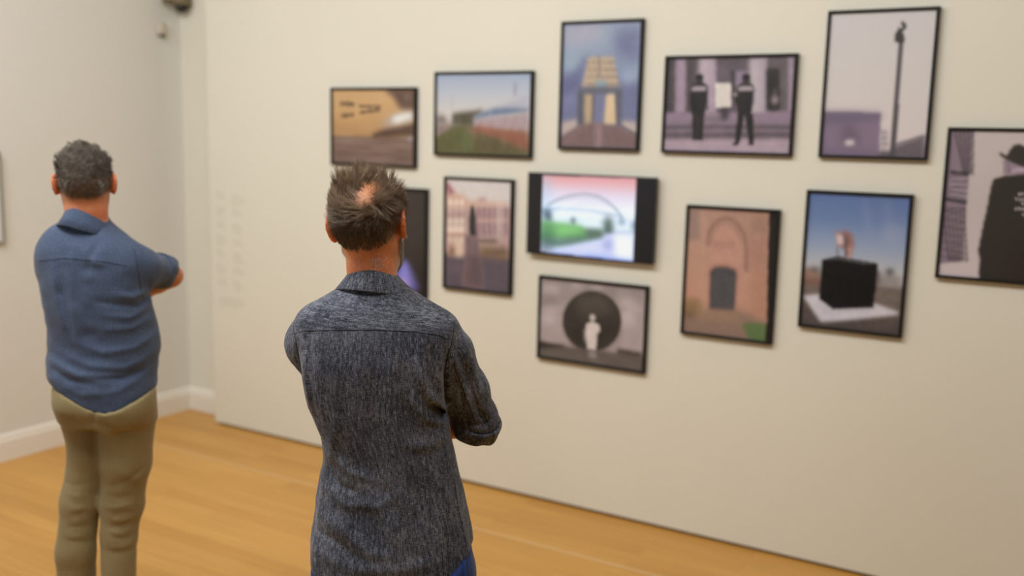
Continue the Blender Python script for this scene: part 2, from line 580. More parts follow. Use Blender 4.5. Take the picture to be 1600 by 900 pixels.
# D: two officers on the steps of a columned building, violet monochrome
p = Print(QD, (1025, 75, 5.143), 190, 136, (98, 88, 98))
p.rect(60, 60, 150, 530, (70, 64, 70), 1, 2)
p.rect(150, 85, 240, 530, (150, 132, 156), 1, 3)
p.rect(240, 80, 345, 520, (74, 67, 74), 1, 2)
p.rect(345, 75, 490, 560, (160, 142, 166), 1, 3)
p.rect(345, 75, 420, 300, (178, 168, 178), .8, 6)
p.rect(490, 70, 750, 560, (92, 82, 94), 1, 2)
p.rect(490, 70, 750, 130, (86, 77, 88), 1, 3)
p.rect(605, 180, 640, 400, (58, 54, 58), 1, 2)
p.rect(640, 185, 735, 330, (134, 118, 146), 1, 2)
p.rect(752, 72, 900, 560, (172, 162, 174), 1, 3)
p.rect(840, 72, 905, 560, (154, 142, 162), .8, 4)
p.rect(905, 70, 1070, 510, (92, 86, 92), 1, 2)
p.rect(900, 170, 1000, 500, (48, 45, 44), 1, 2)
p.poly([(900, 170), (960, 170), (1000, 500), (900, 500)], (50, 46, 46), 1, 3)
p.rect(1070, 60, 1120, 520, (148, 130, 154), 1, 2)
p.rect(60, 520, 1110, 620, (134, 116, 138), 1, 2)
p.rect(300, 560, 560, 740, (112, 100, 114), 1, 3)
for i, (y, c) in enumerate(((590, (124, 110, 128)), (625, (94, 84, 96)), (655, (118, 104, 122)), (690, (90, 80, 92)), (715, (106, 94, 110)))):
    p.rect(40, y, 1110, y + 24, c, .95, 1)
p.rect(870, 520, 1110, 580, (136, 116, 140), 1, 2)
p.rect(40, 735, 1110, 860, (160, 142, 160), 1, 2)
p.ell(962, 420, 24, 34, (176, 158, 178), 1, 3); p.line([(962, 330), (962, 400)], 16, (124, 112, 126), .8, 2)
p.ell(548, 210, 34, 34, (112, 100, 118), 1, 4); p.ell(548, 205, 14, 14, (64, 58, 66), 1, 3)
p.rect(525, 480, 585, 580, (60, 56, 62), 1, 3)
p.rect(475, 280, 605, 480, (206, 202, 198), 1, 1)
for i in range(6): p.line([(495, 305 + i * 30), (590, 305 + i * 30)], 6, (168, 164, 160), .8, 1)
for cx, hx, sp in ((340, 345, 0), (718, 728, 1)):
    K = (40, 38, 38)
    p.ell(hx, 250, 32, 38, (58, 52, 56), 1, 1)
    p.ell(hx, 232, 30, 22, K, 1, 1)
    p.poly([(cx - 62, 310), (cx - 25, 280), (cx + 40, 278), (cx + 75, 310), (cx + 70, 420), (cx + 48, 540), (cx - 55, 540), (cx - 70, 420)], K, 1, 1)
    p.poly([(cx - 62, 320), (cx - 25, 305), (cx + 50, 303), (cx + 74, 325), (cx + 60, 345), (cx - 50, 350)], (158, 148, 160), .95, 1)
    if not sp:
        p.poly([(cx - 52, 530), (cx + 42, 530), (cx + 36, 740), (cx - 50, 740)], (44, 41, 42), 1, 1)
        p.line([(cx - 6, 560), (cx - 6, 740)], 5, (96, 86, 98), .5, 1)
        p.line([(cx + 62, 330), (cx + 72, 500)], 14, (60, 56, 60), .9, 1)
    else:
        p.poly([(cx - 60, 530), (cx - 4, 530), (cx - 45, 770), (cx - 80, 770)], (36, 35, 35), 1, 1)
        p.poly([(cx - 2, 530), (cx + 66, 530), (cx + 72, 770), (cx + 36, 770)], (36, 35, 35), 1, 1)
        p.ell(cx - 78, 772, 26, 10, (28, 28, 28), 1, 1); p.ell(cx + 50, 772, 24, 10, (28, 28, 28), 1, 1)
        p.ell(cx - 82, 378, 17, 20, (176, 164, 178), 1, 2)
        p.line([(cx - 82, 390), (cx - 60, 460)], 20, K, .9, 1); p.line([(cx + 80, 330), (cx + 70, 460)], 16, (120, 108, 124), .7, 1)
p.noise(20, 14, 8, None, 6)
PD = p
# E: tall pole with a sculpture against a pale sky
p = Print(QE, (1260, 0, 3.4615), 128, 180)
p.vgrad([(0, (188, 186, 190)), (.5, (192, 189, 190)), (.85, (196, 188, 192)), (1, (180, 172, 178))])
p.poly([(90, 605), (402, 612), (395, 850), (70, 850)], (122, 104, 132), 1, 1)
p.poly([(90, 605), (402, 612), (402, 650), (90, 680)], (100, 90, 116), .9, 4)
p.poly([(190, 680), (250, 670), (290, 740), (270, 800), (185, 790)], (96, 84, 104), .8, 5)
p.poly([(205, 760), (255, 755), (260, 785), (210, 792)], (196, 186, 196), 1, 2)
p.poly([(80, 800), (380, 812), (378, 850), (70, 845)], (112, 96, 122), .9, 3)
p.poly([(400, 700), (440, 705), (435, 850), (395, 850)], (168, 158, 168), 1, 2)
for y in (715, 745, 775): p.line([(400, y), (440, y + 4)], 7, (120, 108, 124), .8, 1)
p.poly([(440, 850), (480, 790), (640, 735), (640, 865)], (92, 82, 92), 1, 2)
for i in range(9): p.line([(480 + i * 20, 790 - i * 7), (476 + i * 20, 850)], 5, (124, 112, 124), .7, 1)
p.line([(478, 782), (640, 733)], 7, (70, 62, 72), .8, 1)
p.poly([(388, 820), (470, 815), (470, 860), (385, 855)], (92, 82, 94), 1, 2)
p.poly([(500, 225), (524, 225), (480, 850), (450, 850)], (78, 72, 80), 1, 1)
p.poly([(498, 232), (528, 232), (532, 200), (520, 170), (545, 150), (540, 128), (518, 112), (514, 130), (526, 145), (512, 156), (490, 138), (500, 160), (482, 180), (480, 222)], (56, 54, 56), 1, 1)
PE = p
# F: figure in hat and long dark coat seen from behind
p = Print(QF, (1440, 180, 3.2125), 128, 180)
p.vgrad([(0, (184, 176, 176)), (.5, (180, 170, 172)), (1, (190, 178, 184))])
p.poly([(150, 70), (258, 75), (200, 735), (85, 745), (100, 500)], (128, 112, 128), 1, 1)
for i in range(5): p.line([(165 + i * 23, 70), (215 + i * 10, 300)], 9, (64, 58, 64), .85, 1)
p.line([(140, 285), (235, 295)], 14, (48, 44, 46), .9, 1)
for i in range(9): p.line([(135 + (i % 3) * 8, 310 + i * 12), (230, 300 + i * 16)], 5, (190, 180, 190) if i % 2 else (58, 54, 58), .6, 1)
p.line([(120, 420), (225, 440)], 16, (52, 48, 50), .9, 1)
for i in range(6):
    p.line([(110 + i * 20, 460), (135 + i * 18, 735)], 8, (56, 50, 56), .9, 1)
    p.line([(118 + i * 20, 480), (142 + i * 18, 700)], 5, (176, 164, 176), .6, 1)
for i in range(7): p.line([(112 - i * 3, 480 + i * 38), (215 - i * 2, 500 + i * 38)], 5, (62, 56, 62), .6, 1)
COAT = (50, 46, 42)
p.poly([(285, 820), (290, 720), (282, 680), (310, 540), (325, 480), (345, 370), (360, 320), (430, 300), (460, 285), (700, 280), (700, 880), (285, 880)], COAT, 1, 1)
p.poly([(410, 295), (408, 230), (430, 205), (520, 240), (560, 290), (440, 305)], (142, 124, 142), 1, 1)
p.line([(430, 215), (440, 290)], 9, (100, 88, 100), .7, 1)
p.poly([(440, 305), (462, 268), (520, 262), (620, 262), (620, 285), (470, 282)], (176, 158, 178), 1, 1)
p.poly([(384, 185), (392, 184), (425, 205), (440, 180), (462, 150), (490, 145), (520, 158), (600, 150), (640, 200), (700, 250), (640, 262), (520, 262), (460, 240), (400, 207)], (54, 50, 46), 1, 1)
for k, (x0, x1, y) in enumerate(((488, 560, 396), (472, 590, 422), (505, 580, 446), (470, 600, 470), (508, 570, 500))):
    x = x0
    while x < x1:
        p.line([(x, y - 9), (x + 2, y + 9)], 7, (176, 166, 172), .9); p.line([(x, y + (k % 2) * 6 - 3), (x + 10, y)], 6, (176, 166, 172), .8); x += 17
p.poly([(420, 640), (700, 600), (700, 880), (420, 880)], (46, 38, 34), .6, 8)
PF = p
# G: brick church wall with pointed arch and grey door
p = Print(QG, (1050, 290, 3.4615), 128, 180)
p.vgrad([(0, (164, 126, 112)), (.3, (176, 134, 116)), (.7, (184, 134, 112)), (.85, (160, 122, 104)), (1, (128, 102, 92))])
p.rect(60, 100, 150, 300, (150, 122, 112), 1, 3)
for i in range(5): p.rect(85, 150 + i * 30, 140, 158 + i * 30, (128, 106, 98), .7, 2)
p.rect(150, 140, 178, 700, (178, 138, 118), .8, 3)
p.poly([(430, 150), (530, 150), (520, 760), (430, 720)], (172, 124, 104), .9, 4)
p.poly([(430, 180), (520, 170), (515, 330), (430, 320)], (144, 112, 102), .8, 6)
p.ell(470, 280, 26, 14, (206, 150, 120), .8, 4)
p.ell(465, 390, 50, 30, (146, 110, 98), .6, 7)
arch = [(190, 330), (200, 250), (235, 200), (290, 175), (340, 200), (385, 255), (402, 340), (400, 470)]
p.line(arch, 22, (138, 98, 88), .9, 2)
p.poly([(205, 330), (220, 260), (255, 222), (295, 205), (335, 235), (368, 290), (378, 360), (376, 640), (200, 640)], (182, 134, 118), .9, 3)
p.line([(205, 330), (222, 258), (258, 220), (295, 205), (338, 238), (370, 300)], 5, (144, 106, 96), .8, 1)
for i in range(7): p.line([(225 + i * 18, 300), (228 + i * 18, 345)], 8, (150, 106, 94), .7, 1)
p.line([(215, 395), (365, 405)], 10, (190, 144, 126), .8, 2)
p.poly([(198, 680), (200, 460), (230, 438), (290, 436), (345, 455), (352, 480), (335, 690)], (120, 82, 74), .9, 2)
p.poly([(200, 670), (205, 470), (230, 448), (290, 446), (335, 462), (345, 490), (332, 680)], (74, 74, 80), 1, 1)
p.line([(205, 490), (240, 470), (290, 468), (340, 490)], 5, (56, 54, 60), .8, 1)
p.line([(270, 470), (266, 678)], 3, (60, 60, 66), .7, 1)
p.poly([(60, 690), (350, 680), (520, 750), (510, 860), (60, 800)], (134, 108, 96), .9, 4)
p.poly([(160, 690), (340, 690), (380, 740), (140, 730)], (146, 122, 96), .8, 4)
p.poly([(375, 750), (420, 745), (525, 755), (520, 862), (415, 838)], (88, 116, 68), 1, 2)
p.ell(105, 660, 52, 48, (140, 110, 74), 1, 4)
p.ell(90, 700, 30, 14, (80, 62, 48), .7, 4)
p.poly([(533, 100), (600, 100), (560, 880), (500, 880), (515, 730), (522, 400)], (34, 30, 26), 1, 1)
p.noise(40, 60, 6, None, 9)
PG = p
# H: dark cube plinth with a small white figure, blue sky
p = Print(QH, (1050, 290, 3.4615), 128, 180)
p.vgrad([(0, (78, 104, 164)), (.2, (92, 120, 174)), (.38, (130, 150, 186)), (.55, (172, 176, 184)), (.62, (176, 172, 172)), (.66, (104, 94, 88)), (1, (74, 66, 66))])
p.line([(1040, 80), (1070, 280)], 14, (140, 150, 186), .6, 4)
p.line([(1165, 70), (1180, 330)], 18, (140, 150, 184), .5, 5)
p.ell(1210, 260, 60, 40, (158, 166, 188), .6, 9)
p.poly([(710, 450), (800, 465), (800, 560), (700, 550)], (120, 88, 76), 1, 3)
p.poly([(715, 455), (760, 460), (800, 500), (712, 500)], (150, 118, 104), .9, 3)
p.ell(770, 455, 30, 14, (90, 92, 96), 1, 3)
p.poly([(1110, 480), (1245, 490), (1240, 560), (1110, 545)], (138, 134, 138), 1, 3)
p.ell(1180, 468, 24, 18, (66, 70, 70), 1, 3)
p.poly([(700, 540), (800, 550), (1100, 555), (1240, 570), (1230, 700), (1000, 640), (700, 620)], (110, 98, 92), .9, 4)
p.poly([(1110, 450), (1130, 470), (1120, 540), (1100, 530)], (80, 76, 76), .8, 2)
p.poly([(702, 598), (790, 590), (1100, 640), (1230, 685), (1225, 702), (960, 730), (800, 742)], (190, 190, 206), 1, 2)
p.poly([(760, 625), (860, 660), (1090, 655), (1100, 675), (900, 690), (820, 700)], (166, 166, 184), .7, 3)
p.poly([(808, 405), (895, 385), (1115, 425), (1090, 662), (868, 670), (795, 618)], (18, 17, 19), 1, 1)
p.poly([(812, 410), (895, 388), (1112, 425), (1040, 428), (900, 402)], (86, 90, 96), .9, 1)
p.poly([(885, 240), (915, 262), (930, 240), (975, 265), (985, 320), (965, 390), (940, 390), (940, 345), (892, 330)], (148, 102, 100), 1, 2)
p.poly([(888, 262), (935, 275), (935, 322), (892, 322)], (206, 190, 192), .95, 2)
p.poly([(925, 250), (950, 290), (945, 350), (930, 340)], (66, 52, 56), .8, 2)
p.line([(892, 330), (892, 388)], 6, (96, 80, 84), .9, 1); p.line([(960, 330), (958, 392)], 18, (190, 142, 134), .9, 2); p.line([(940, 340), (940, 388)], 8, (60, 50, 54), .9, 1)
p.noise(30, 40, 8, (p.V > .6).astype(float), 4)
PH = p
# J: small pale figure standing before a great dark disc
p = Print(QJ, (810, 250, 2.571), 180, 128)
p.vgrad([(0, (138, 128, 132)), (.5, (158, 146, 150)), (.8, (160, 148, 150)), (.84, (86, 78, 76)), (1, (112, 102, 100))])
for (x, y, a, b) in ((130, 520, 40, 18), (315, 515, 30, 14), (240, 505, 26, 12), (440, 575, 36, 16), (475, 600, 30, 12), (130, 600, 40, 16), (110, 640, 40, 20), (440, 640, 40, 30)):
    p.ell(x, y, a, b, (184, 174, 176), .8, 5)
p.ell(120, 570, 40, 16, (118, 108, 112), .7, 6)
p.poly([(80, 730), (180, 745), (180, 770), (80, 760)], (58, 54, 52), 1, 2)
p.poly([(400, 760), (500, 775), (500, 800), (400, 790)], (70, 64, 62), 1, 2)
p.ell(296, 650, 121, 122, (58, 54, 50), 1, 1)
p.ell(300, 590, 70, 45, (84, 78, 74), .8, 10)
p.ell(296, 700, 90, 60, (44, 40, 38), .7, 9)
p.poly([(75, 765), (180, 752), (410, 775), (510, 800), (505, 862), (70, 800)], (96, 88, 84), .9, 3)
p.line([(290, 560), (260, 760)], 30, (70, 64, 60), .4, 6)
p.ell(298, 636, 12, 14, (190, 180, 180), 1, 1)
p.poly([(272, 660), (298, 650), (326, 664), (330, 690), (318, 700), (312, 765), (276, 762), (268, 700)], (200, 192, 192), 1, 1)
p.poly([(280, 765), (310, 768), (315, 800), (280, 795)], (136, 126, 124), .9, 2)
p.line([(264, 680), (266, 735)], 6, (160, 150, 150), .8, 1)
p.noise(14, 10, 9, None, 8)
PJ = p
# K: bronze statue on a tall plinth in a square
p = Print(QK, (680, 270, 4.5), 128, 180)
p.vgrad([(0, (198, 194, 196)), (.22, (198, 192, 192)), (.25, (176, 150, 142)), (.65, (168, 142, 140)), (.7, (96, 84, 94)), (1, (84, 78, 92))])
p.poly([(60, 60), (90, 80), (130, 140), (200, 165), (230, 200), (520, 215), (525, 240), (200, 260), (60, 260)], (196, 160, 146), 1, 3)
p.poly([(60, 60), (85, 75), (130, 145), (80, 160)], (158, 104, 116), 1, 2)
p.ell(330, 192, 28, 12, (164, 112, 112), 1, 3)
for i in range(3):
    for j in range(5):
        p.rect(85 + i * 42, 190 + j * 66, 108 + i * 42, 235 + j * 66, (226, 216, 200), .95, 2)
p.rect(75, 270, 210, 310, (146, 104, 120), .7, 4); p.rect(75, 430, 210, 450, (176, 112, 104), .8, 3)
p.rect(75, 380, 200, 425, (220, 202, 190), .8, 3)
p.rect(80, 470, 215, 600, (196, 166, 150), .8, 4); p.rect(95, 520, 130, 590, (120, 70, 52), .9, 4); p.rect(145, 480, 175, 600, (216, 200, 176), .8, 4)
for i in range(6):
    for j in range(2):
        p.rect(292 + i * 40, 245 + j * 110, 312 + i * 40, 330 + j * 120, (126, 94, 120), .9, 2)
p.rect(440, 230, 470, 460, (206, 190, 186), .8, 4)
p.rect(290, 340, 440, 352, (196, 150, 140), .6, 2)
p.rect(300, 480, 440, 500, (54, 46, 46), .9, 3); p.rect(310, 505, 450, 530, (176, 146, 130), .7, 3)
p.rect(310, 535, 520, 600, (96, 76, 56), .9, 5); p.ell(360, 560, 40, 16, (130, 110, 60), .7, 5); p.ell(470, 600, 50, 14, (126, 92, 62), .7, 4)
p.rect(500, 430, 530, 540, (176, 136, 160), .7, 4)
p.poly([(60, 600), (530, 640), (530, 870), (50, 810)], (88, 78, 92), 1, 3)
p.poly([(60, 650), (190, 650), (190, 700), (60, 690)], (104, 90, 106), .6, 5)
p.poly([(205, 445), (300, 450), (312, 580), (345, 760), (340, 840), (180, 800), (190, 640), (205, 580)], (116, 94, 102), 1, 2)
p.poly([(215, 590), (310, 590), (340, 800), (210, 790)], (90, 76, 82), .9, 4)
p.line([(240, 600), (210, 790)], 12, (126, 94, 84), .6, 4)
p.poly([(236, 446), (232, 350), (240, 280), (248, 235), (262, 232), (272, 262), (284, 330), (286, 448)], (54, 50, 52), 1, 1)
p.noise(30, 44, 7, None, 11)
PK = p
# L: dark stage with a cone of violet light
p = Print(QL, (600, 280, 4.5), 128, 180, (56, 50, 48))
p.vgrad([(0, (60, 54, 50)), (.5, (56, 49, 46)), (1, (34, 28, 28))])
p.poly([(-60, 760), (40, 640), (140, 560), (190, 640), (250, 780), (60, 790)], (84, 84, 176), 1, 5)
p.poly([(80, 770), (125, 570), (160, 590), (205, 740), (190, 775)], (124, 122, 226), 1, 5)
p.ell(120, 740, 34, 26, (214, 150, 200), .95, 5)
p.line([(200, 100), (200, 780)], 30, (66, 60, 56), .5, 8)
PL = p

framed(PA, -3.590, -3.026, 1.624, 2.032, 'black-framed photograph of an ochre wall with dark script, leftmost of the top row')
framed(PB, -2.910, -2.344, 1.695, 2.106, 'black-framed landscape photograph of a grass verge beside a long painted wall')
framed(PC, -2.200, -1.792, 1.744, 2.324, 'black-framed portrait photograph of a road running through a steel bridge portal')
framed(PD, -1.682, -1.106, 1.742, 2.159, 'black-framed photograph of two officers standing before columned steps')
framed(PE, -0.997, -0.582, 1.742, 2.321, 'black-framed portrait photograph of a tall thin pole against a pale sky')
framed(PG, -1.550, -1.138, 0.942, 1.519, 'black-framed portrait photograph of a pink brick arch with a grey door')
framed(PH, -1.033, -0.621, 1.036, 1.609, 'black-framed portrait photograph of a black cube plinth under a blue sky')
framed(PJ, -2.282, -1.714, 0.730, 1.138, 'black-framed landscape photograph of a pale figure before a great dark disc')
framed(PK, -2.845, -2.439, 1.021, 1.590, 'black-framed portrait photograph of a dark statue on a plinth before a building')
framed(PL, -3.355, -2.950, 0.950, 1.520, 'black-framed dark photograph with a violet glow, half hidden behind the nearer man\'s head')
framed(PF, -0.518, -0.100, 1.292, 1.871, 'black-framed photograph of a figure in hat and long coat, cut by the right picture edge')

# I: wall-hung flat screen
p = Print(QI, (820, 260, 5.627), 220, 128, (44, 40, 42))
pic = [(165, 75), (1030, 100), (990, 840), (145, 750)]
m = p.mask_poly(pic)
p.vgrad([(0, (206, 130, 134)), (.08, (214, 150, 152)), (.22, (206, 188, 206)), (.4, (214, 220, 238)), (.6, (206, 224, 240)), (1, (206, 212, 250))], m)
p.rect(160, 75, 230, 430, (120, 180, 214), .5, 9)
for off, wv, c in ((0, 12, (110, 124, 140)), (26, 6, (130, 150, 168))):
    ap = [(215, 340 + off * .2), (300, 290 + off * .6), (420, 255 + off), (560, 240 + off), (680, 262 + off), (780, 320 + off * .9), (850, 390 + off * .5), (890, 450)]
    p.line(ap, wv, c, .8, 1)
for i in range(20):
    x = 260 + i * 32; yt = 250 + ((x - 560) / 330) ** 2 * 130
    p.line([(x, yt), (x, 392)], 3, (150, 180, 205), .45, 1)
p.line([(160, 385), (330, 372), (600, 390), (880, 440)], 14, (122, 158, 186), .8, 2)
p.line([(170, 470), (600, 478), (800, 500)], 8, (140, 176, 202), .6, 2)
p.rect(165, 370, 240, 470, (70, 100, 128), .85, 4)
p.poly([(200, 400), (240, 400), (245, 520), (215, 500)], (40, 62, 60), .8, 4)
p.poly([(155, 470), (260, 490), (520, 520), (580, 560), (700, 560), (700, 620), (500, 640), (150, 640)], (96, 168, 92), 1, 3)
p.poly([(260, 510), (500, 530), (520, 590), (300, 620)], (120, 196, 106), .9, 6)
p.poly([(150, 600), (300, 640), (560, 610), (720, 610), (660, 650), (420, 700), (150, 720)], (58, 96, 78), 1, 5)
p.poly([(150, 500), (200, 520), (290, 560), (250, 680), (150, 700)], (60, 110, 84), .6, 7)
p.ell(445, 478, 20, 30, (48, 72, 72), .9, 3)
p.poly([(545, 545), (700, 555), (740, 600), (720, 640), (580, 630)], (78, 96, 90), .9, 4)
p.ell(765, 520, 42, 80, (66, 90, 76), 1, 5)
p.rect(730, 540, 800, 600, (62, 84, 80), 1, 4)
p.ell(890, 485, 26, 32, (66, 100, 120), .9, 4); p.ell(1000, 520, 26, 44, (70, 100, 120), .9, 4)
p.rect(800, 575, 1000, 595, (96, 110, 130), .8, 3)
p.poly([(150, 760), (250, 740), (480, 690), (720, 640), (740, 600), (1000, 600), (995, 850)], (186, 192, 240), 1, 3)
p.poly([(810, 605), (980, 605), (990, 830), (830, 810)], (222, 226, 250), .9, 5)
p.ell(760, 690, 42, 50, (120, 132, 168), .8, 6)
p.poly([(250, 760), (700, 790), (1000, 830), (1000, 850), (250, 780)], (96, 130, 232), .9, 4)
p.poly([(150, 660), (260, 700), (260, 770), (145, 760)], (110, 124, 150), .8, 5)
# keep the side bars dark
inv = 1 - p.blurm(m, 1)
dark = np.ones((p.h, p.w, 3)) * np.array((9, 8, 10.))
p.img = p.img * (1 - inv[..., None]) + dark * inv[..., None]
t = empty('television', (-2.018, 0, 1.242)); tag(t, 'flat black wall screen showing a bright picture of an arched bridge over a river', 'screen')
W_, H_ = 0.653, 0.389
box('housing', (-W_ / 2, W_ / 2, -0.045, -0.012, 0, H_), plain('screen_housing_black', (24, 23, 24), 0.35, 0.4), t, 0.003)
box('wall_mount', (-0.12, 0.12, -0.012, 0.0, 0.10, 0.28), M_FRAME, t)
p.win = (0.010, 0.990, 0.016, 0.984)
print_mesh('display', p, -W_ / 2 + .006, W_ / 2 - .006, .006, H_ - .006, -0.0455, M_SCREEN, t, 1.35)

# frame hanging on the left wall, only its right side in view
M_PALEFR = plain('pale_grey_frame', (150, 146, 134), 0.45)
M_PAPER = plain('white_paper', (225, 226, 226), 0.6, noise=0.01)
t = empty('framed_print', (XL, -1.28, 1.18)); tag(t, 'white print in a thin grey frame on the left wall, cut by the picture edge', 'picture')
zb, zt, yr = 0.0, 0.48, 0.22


def frame_ring(y0, y1, z0, z1, bw, x0, x1, r=0.012):
    def loop(yy0, yy1, zz0, zz1, rr):
        pts = []
        for (cy, cz, a0) in ((yy1 - rr, zz1 - rr, 0), (yy0 + rr, zz1 - rr, 90), (yy0 + rr, zz0 + rr, 180), (yy1 - rr, zz0 + rr, 270)):
            for k in range(5):
                a = math.radians(a0 + k * 22.5); pts.append((cy + rr * math.cos(a), cz + rr * math.sin(a)))
        return pts
    o = loop(y0, y1, z0, z1, r); i = loop(y0 + bw, y1 - bw, z0 + bw, z1 - bw, r * .4)
    n = len(o); V = [(x, *q) for x, L in ((x0, o), (x1, o), (x1, i), (x0, i)) for q in L]
    F = [(k * n + j, k * n + (j + 1) % n, ((k + 1) % 4) * n + (j + 1) % n, ((k + 1) % 4) * n + j) for k in range(4) for j in range(n)]
    return V, F


V, F = frame_ring(-yr, yr, zb, zt, 0.011, 0.0, 0.025)
LF = mesh_obj('frame', V, F, M_PALEFR, t, smooth=False)
box('print', (0.004, 0.014, -yr + .01, yr - .01, .01, zt - .01), M_PAPER, t)

# small security fittings near the corner
M_CAMW = plain('white_plastic', (206, 198, 184), 0.4)
M_CAMD = plain('smoked_plastic', (14, 13, 12), 0.12, 0.6)
M_CAMG = plain('olive_grey_plastic', (120, 110, 84), 0.5)


def lathe(name, prof, mat, parent, loc=(0, 0, 0), n=28):
    V = [(loc[0] + r * math.cos(2 * math.pi * k / n), loc[1] + r * math.sin(2 * math.pi * k / n), loc[2] + z) for r, z in prof for k in range(n)]
    F = [(i * n + k, i * n + (k + 1) % n, (i + 1) * n + (k + 1) % n, (i + 1) * n + k) for i in range(len(prof) - 1) for k in range(n)]
    F += [tuple(range(n))[::-1], tuple(range((len(prof) - 1) * n, len(prof) * n))]
    return mesh_obj(name, V, F, mat, parent)


# wall captions: two narrow columns of pale vinyl lettering
M_VINYL = plain('grey_vinyl_lettering', (192, 185, 170), 0.7)
cap = empty('wall_caption', (-4.42, 0, 0.93)); tag(cap, 'two narrow columns of small pale grey lettering by the left end of the picture wall', 'wall text')
rr = random.Random(3)


def caption_block(x, z, w_, rows):
    bm = bmesh.new()
    for r_ in range(rows):
        zz = z - r_ * 0.0165; xx = x; xe = x + w_ * (1.0 if r_ % 3 else 0.82)
        while xx < xe:
            n_ = rr.randint(2, 5)
            for k in range(n_):
                hgt = rr.choice((0.0065, 0.0065, 0.009))
                add_box(bm, xx, xx + 0.0016, -0.0006, 0.0, zz, zz + hgt)
                if rr.random() < .6: add_box(bm, xx + .0016, xx + 0.004, -0.0006, 0.0, zz + rr.choice((0, .003, .0055)), zz + .0015 + rr.choice((0, .003, .005)))
                xx += 0.006
            xx += 0.006
    return bm_obj('text_block', bm, M_VINYL, cap)


for k in range(7):
    z = 1.425 - k * 0.086 - 0.42 * 0
    caption_block(-0.084, z - 0.93, 0.062, 3 + (k % 2))
    caption_block(0.050, z - 0.93 - 0.012, 0.075, 3 + ((k + 1) % 2))
caption_block(-0.072, 0.795 - 0.93, 0.20, 4)

t = empty('security_camera', (-4.868, 0.10, 2.50)); tag(t, 'small dark dome camera on a bracket high in the room corner', 'security camera')
lathe('housing', [(0.050, 0.030), (0.056, 0.034), (0.056, 0.075), (0.050, 0.082), (0.02, 0.084)], M_CAMG, t)
lathe('dome', [(0.004, -0.012), (0.014, -0.010), (0.026, -0.002), (0.036, 0.012), (0.041, 0.030)], M_CAMD, t)
bm = bmesh.new(); add_box(bm, -0.012, 0.012, -0.012, 0.05, 0.078, 0.10, 0.003); add_box(bm, -0.03, 0.03, 0.036, 0.05, 0.04, 0.14, 0.003)
bm_obj('bracket', bm, M_CAMG, t)
bm = bmesh.new(); add_box(bm, -0.05, -0.022, -0.105, -0.045, 0.035, 0.065, 0.004); bm_obj('side_arm', bm, M_CAMG, t)

t = empty('motion_sensor', (XL, 0.0, 2.340)); tag(t, 'small white sensor with a grey lens below it on the left wall', 'sensor')
bm = bmesh.new(); add_box(bm, 0.0, 0.035, -0.026, 0.026, 0.012, 0.082, 0.008); bm_obj('housing', bm, M_CAMW, t, True)
bm = bmesh.new(); bmesh.ops.create_uvsphere(bm, u_segments=16, v_segments=10, radius=0.017)
for v in bm.verts: v.co += Vector((0.022, 0, 0.010))
bm_obj('lens', bm, plain('grey_lens', (96, 94, 84), 0.2), t, True)

# ------------------------------------------------------------------ implicit-surface modelling (numpy)
def ss(x, a, b):
    t = np.clip((x - a) / (b - a), 0, 1); return t * t * (3 - 2 * t)


_T3 = RNG.random((24, 24, 24)).astype(np.float32) * 2 - 1


def n3(P, sc, off=0.0):
    Q = P * np.asarray(sc, np.float32) + off
    i = np.floor(Q).astype(int); f = Q - i; f = f * f * (3 - 2 * f); i %= 24; j = (i + 1) % 24
    x0, y0, z0 = i.T; x1, y1, z1 = j.T; fx, fy, fz = f.T
    a = _T3[x0, y0, z0] * (1 - fx) + _T3[x1, y0, z0] * fx; b = _T3[x0, y1, z0] * (1 - fx) + _T3[x1, y1, z0] * fx
    c = _T3[x0, y0, z1] * (1 - fx) + _T3[x1, y0, z1] * fx; d = _T3[x0, y1, z1] * (1 - fx) + _T3[x1, y1, z1] * fx
    return (a * (1 - fy) + b * fy) * (1 - fz) + (c * (1 - fy) + d * fy) * fz


def smin(a, b, k):
    h = np.maximum(k - np.abs(a - b), 0) / k; return np.minimum(a, b) - h * h * k * 0.25


def smax(a, b, k): return -smin(-a, -b, k)


def rotm(yaw=0, pitch=0, roll=0):
    """columns = local axes: yaw clockwise from above (towards +x), pitch nose up, roll = lean to the left"""
    cy, sy = math.cos(yaw), math.sin(yaw)
    Rz = np.array([[cy, sy, 0], [-sy, cy, 0], [0, 0, 1.0]])
    cp, sp = math.cos(pitch), math.sin(pitch)
    Rx = np.array([[1, 0, 0], [0, cp, -sp], [0, sp, cp]])
    cr, sr = math.cos(roll), math.sin(roll)
    Ry = np.array([[cr, 0, -sr], [0, 1, 0], [sr, 0, cr]])
    return Rz @ Ry @ Rx


class RC:
    def __init__(s, a, b, ra, rb, k=0.02, sub=False):
        s.a, s.b = np.array(a, float), np.array(b, float); s.ra, s.rb, s.k, s.sub = ra, rb, k, sub
        m = max(ra, rb) + 0.10; s.lo = np.minimum(s.a, s.b) - m; s.hi = np.maximum(s.a, s.b) + m

    def d(s, P):
        ab = s.b - s.a; t = np.clip(((P - s.a) @ ab) / (ab @ ab + 1e-12), 0, 1)
        return np.linalg.norm(P - s.a - t[:, None] * ab, axis=1) - (s.ra + (s.rb - s.ra) * t)


class EL:
    def __init__(s, c, r, R=None, k=0.02, sub=False):
        s.c, s.r, s.R, s.k, s.sub = np.array(c, float), np.array(r, float), (np.eye(3) if R is None else R), k, sub
        m = max(r) + 0.10; s.lo = s.c - m; s.hi = s.c + m

    def d(s, P):
        Q = (P - s.c) @ s.R; k0 = np.linalg.norm(Q / s.r, axis=1); k1 = np.linalg.norm(Q / s.r ** 2, axis=1) + 1e-9
        return k0 * (k0 - 1) / k1


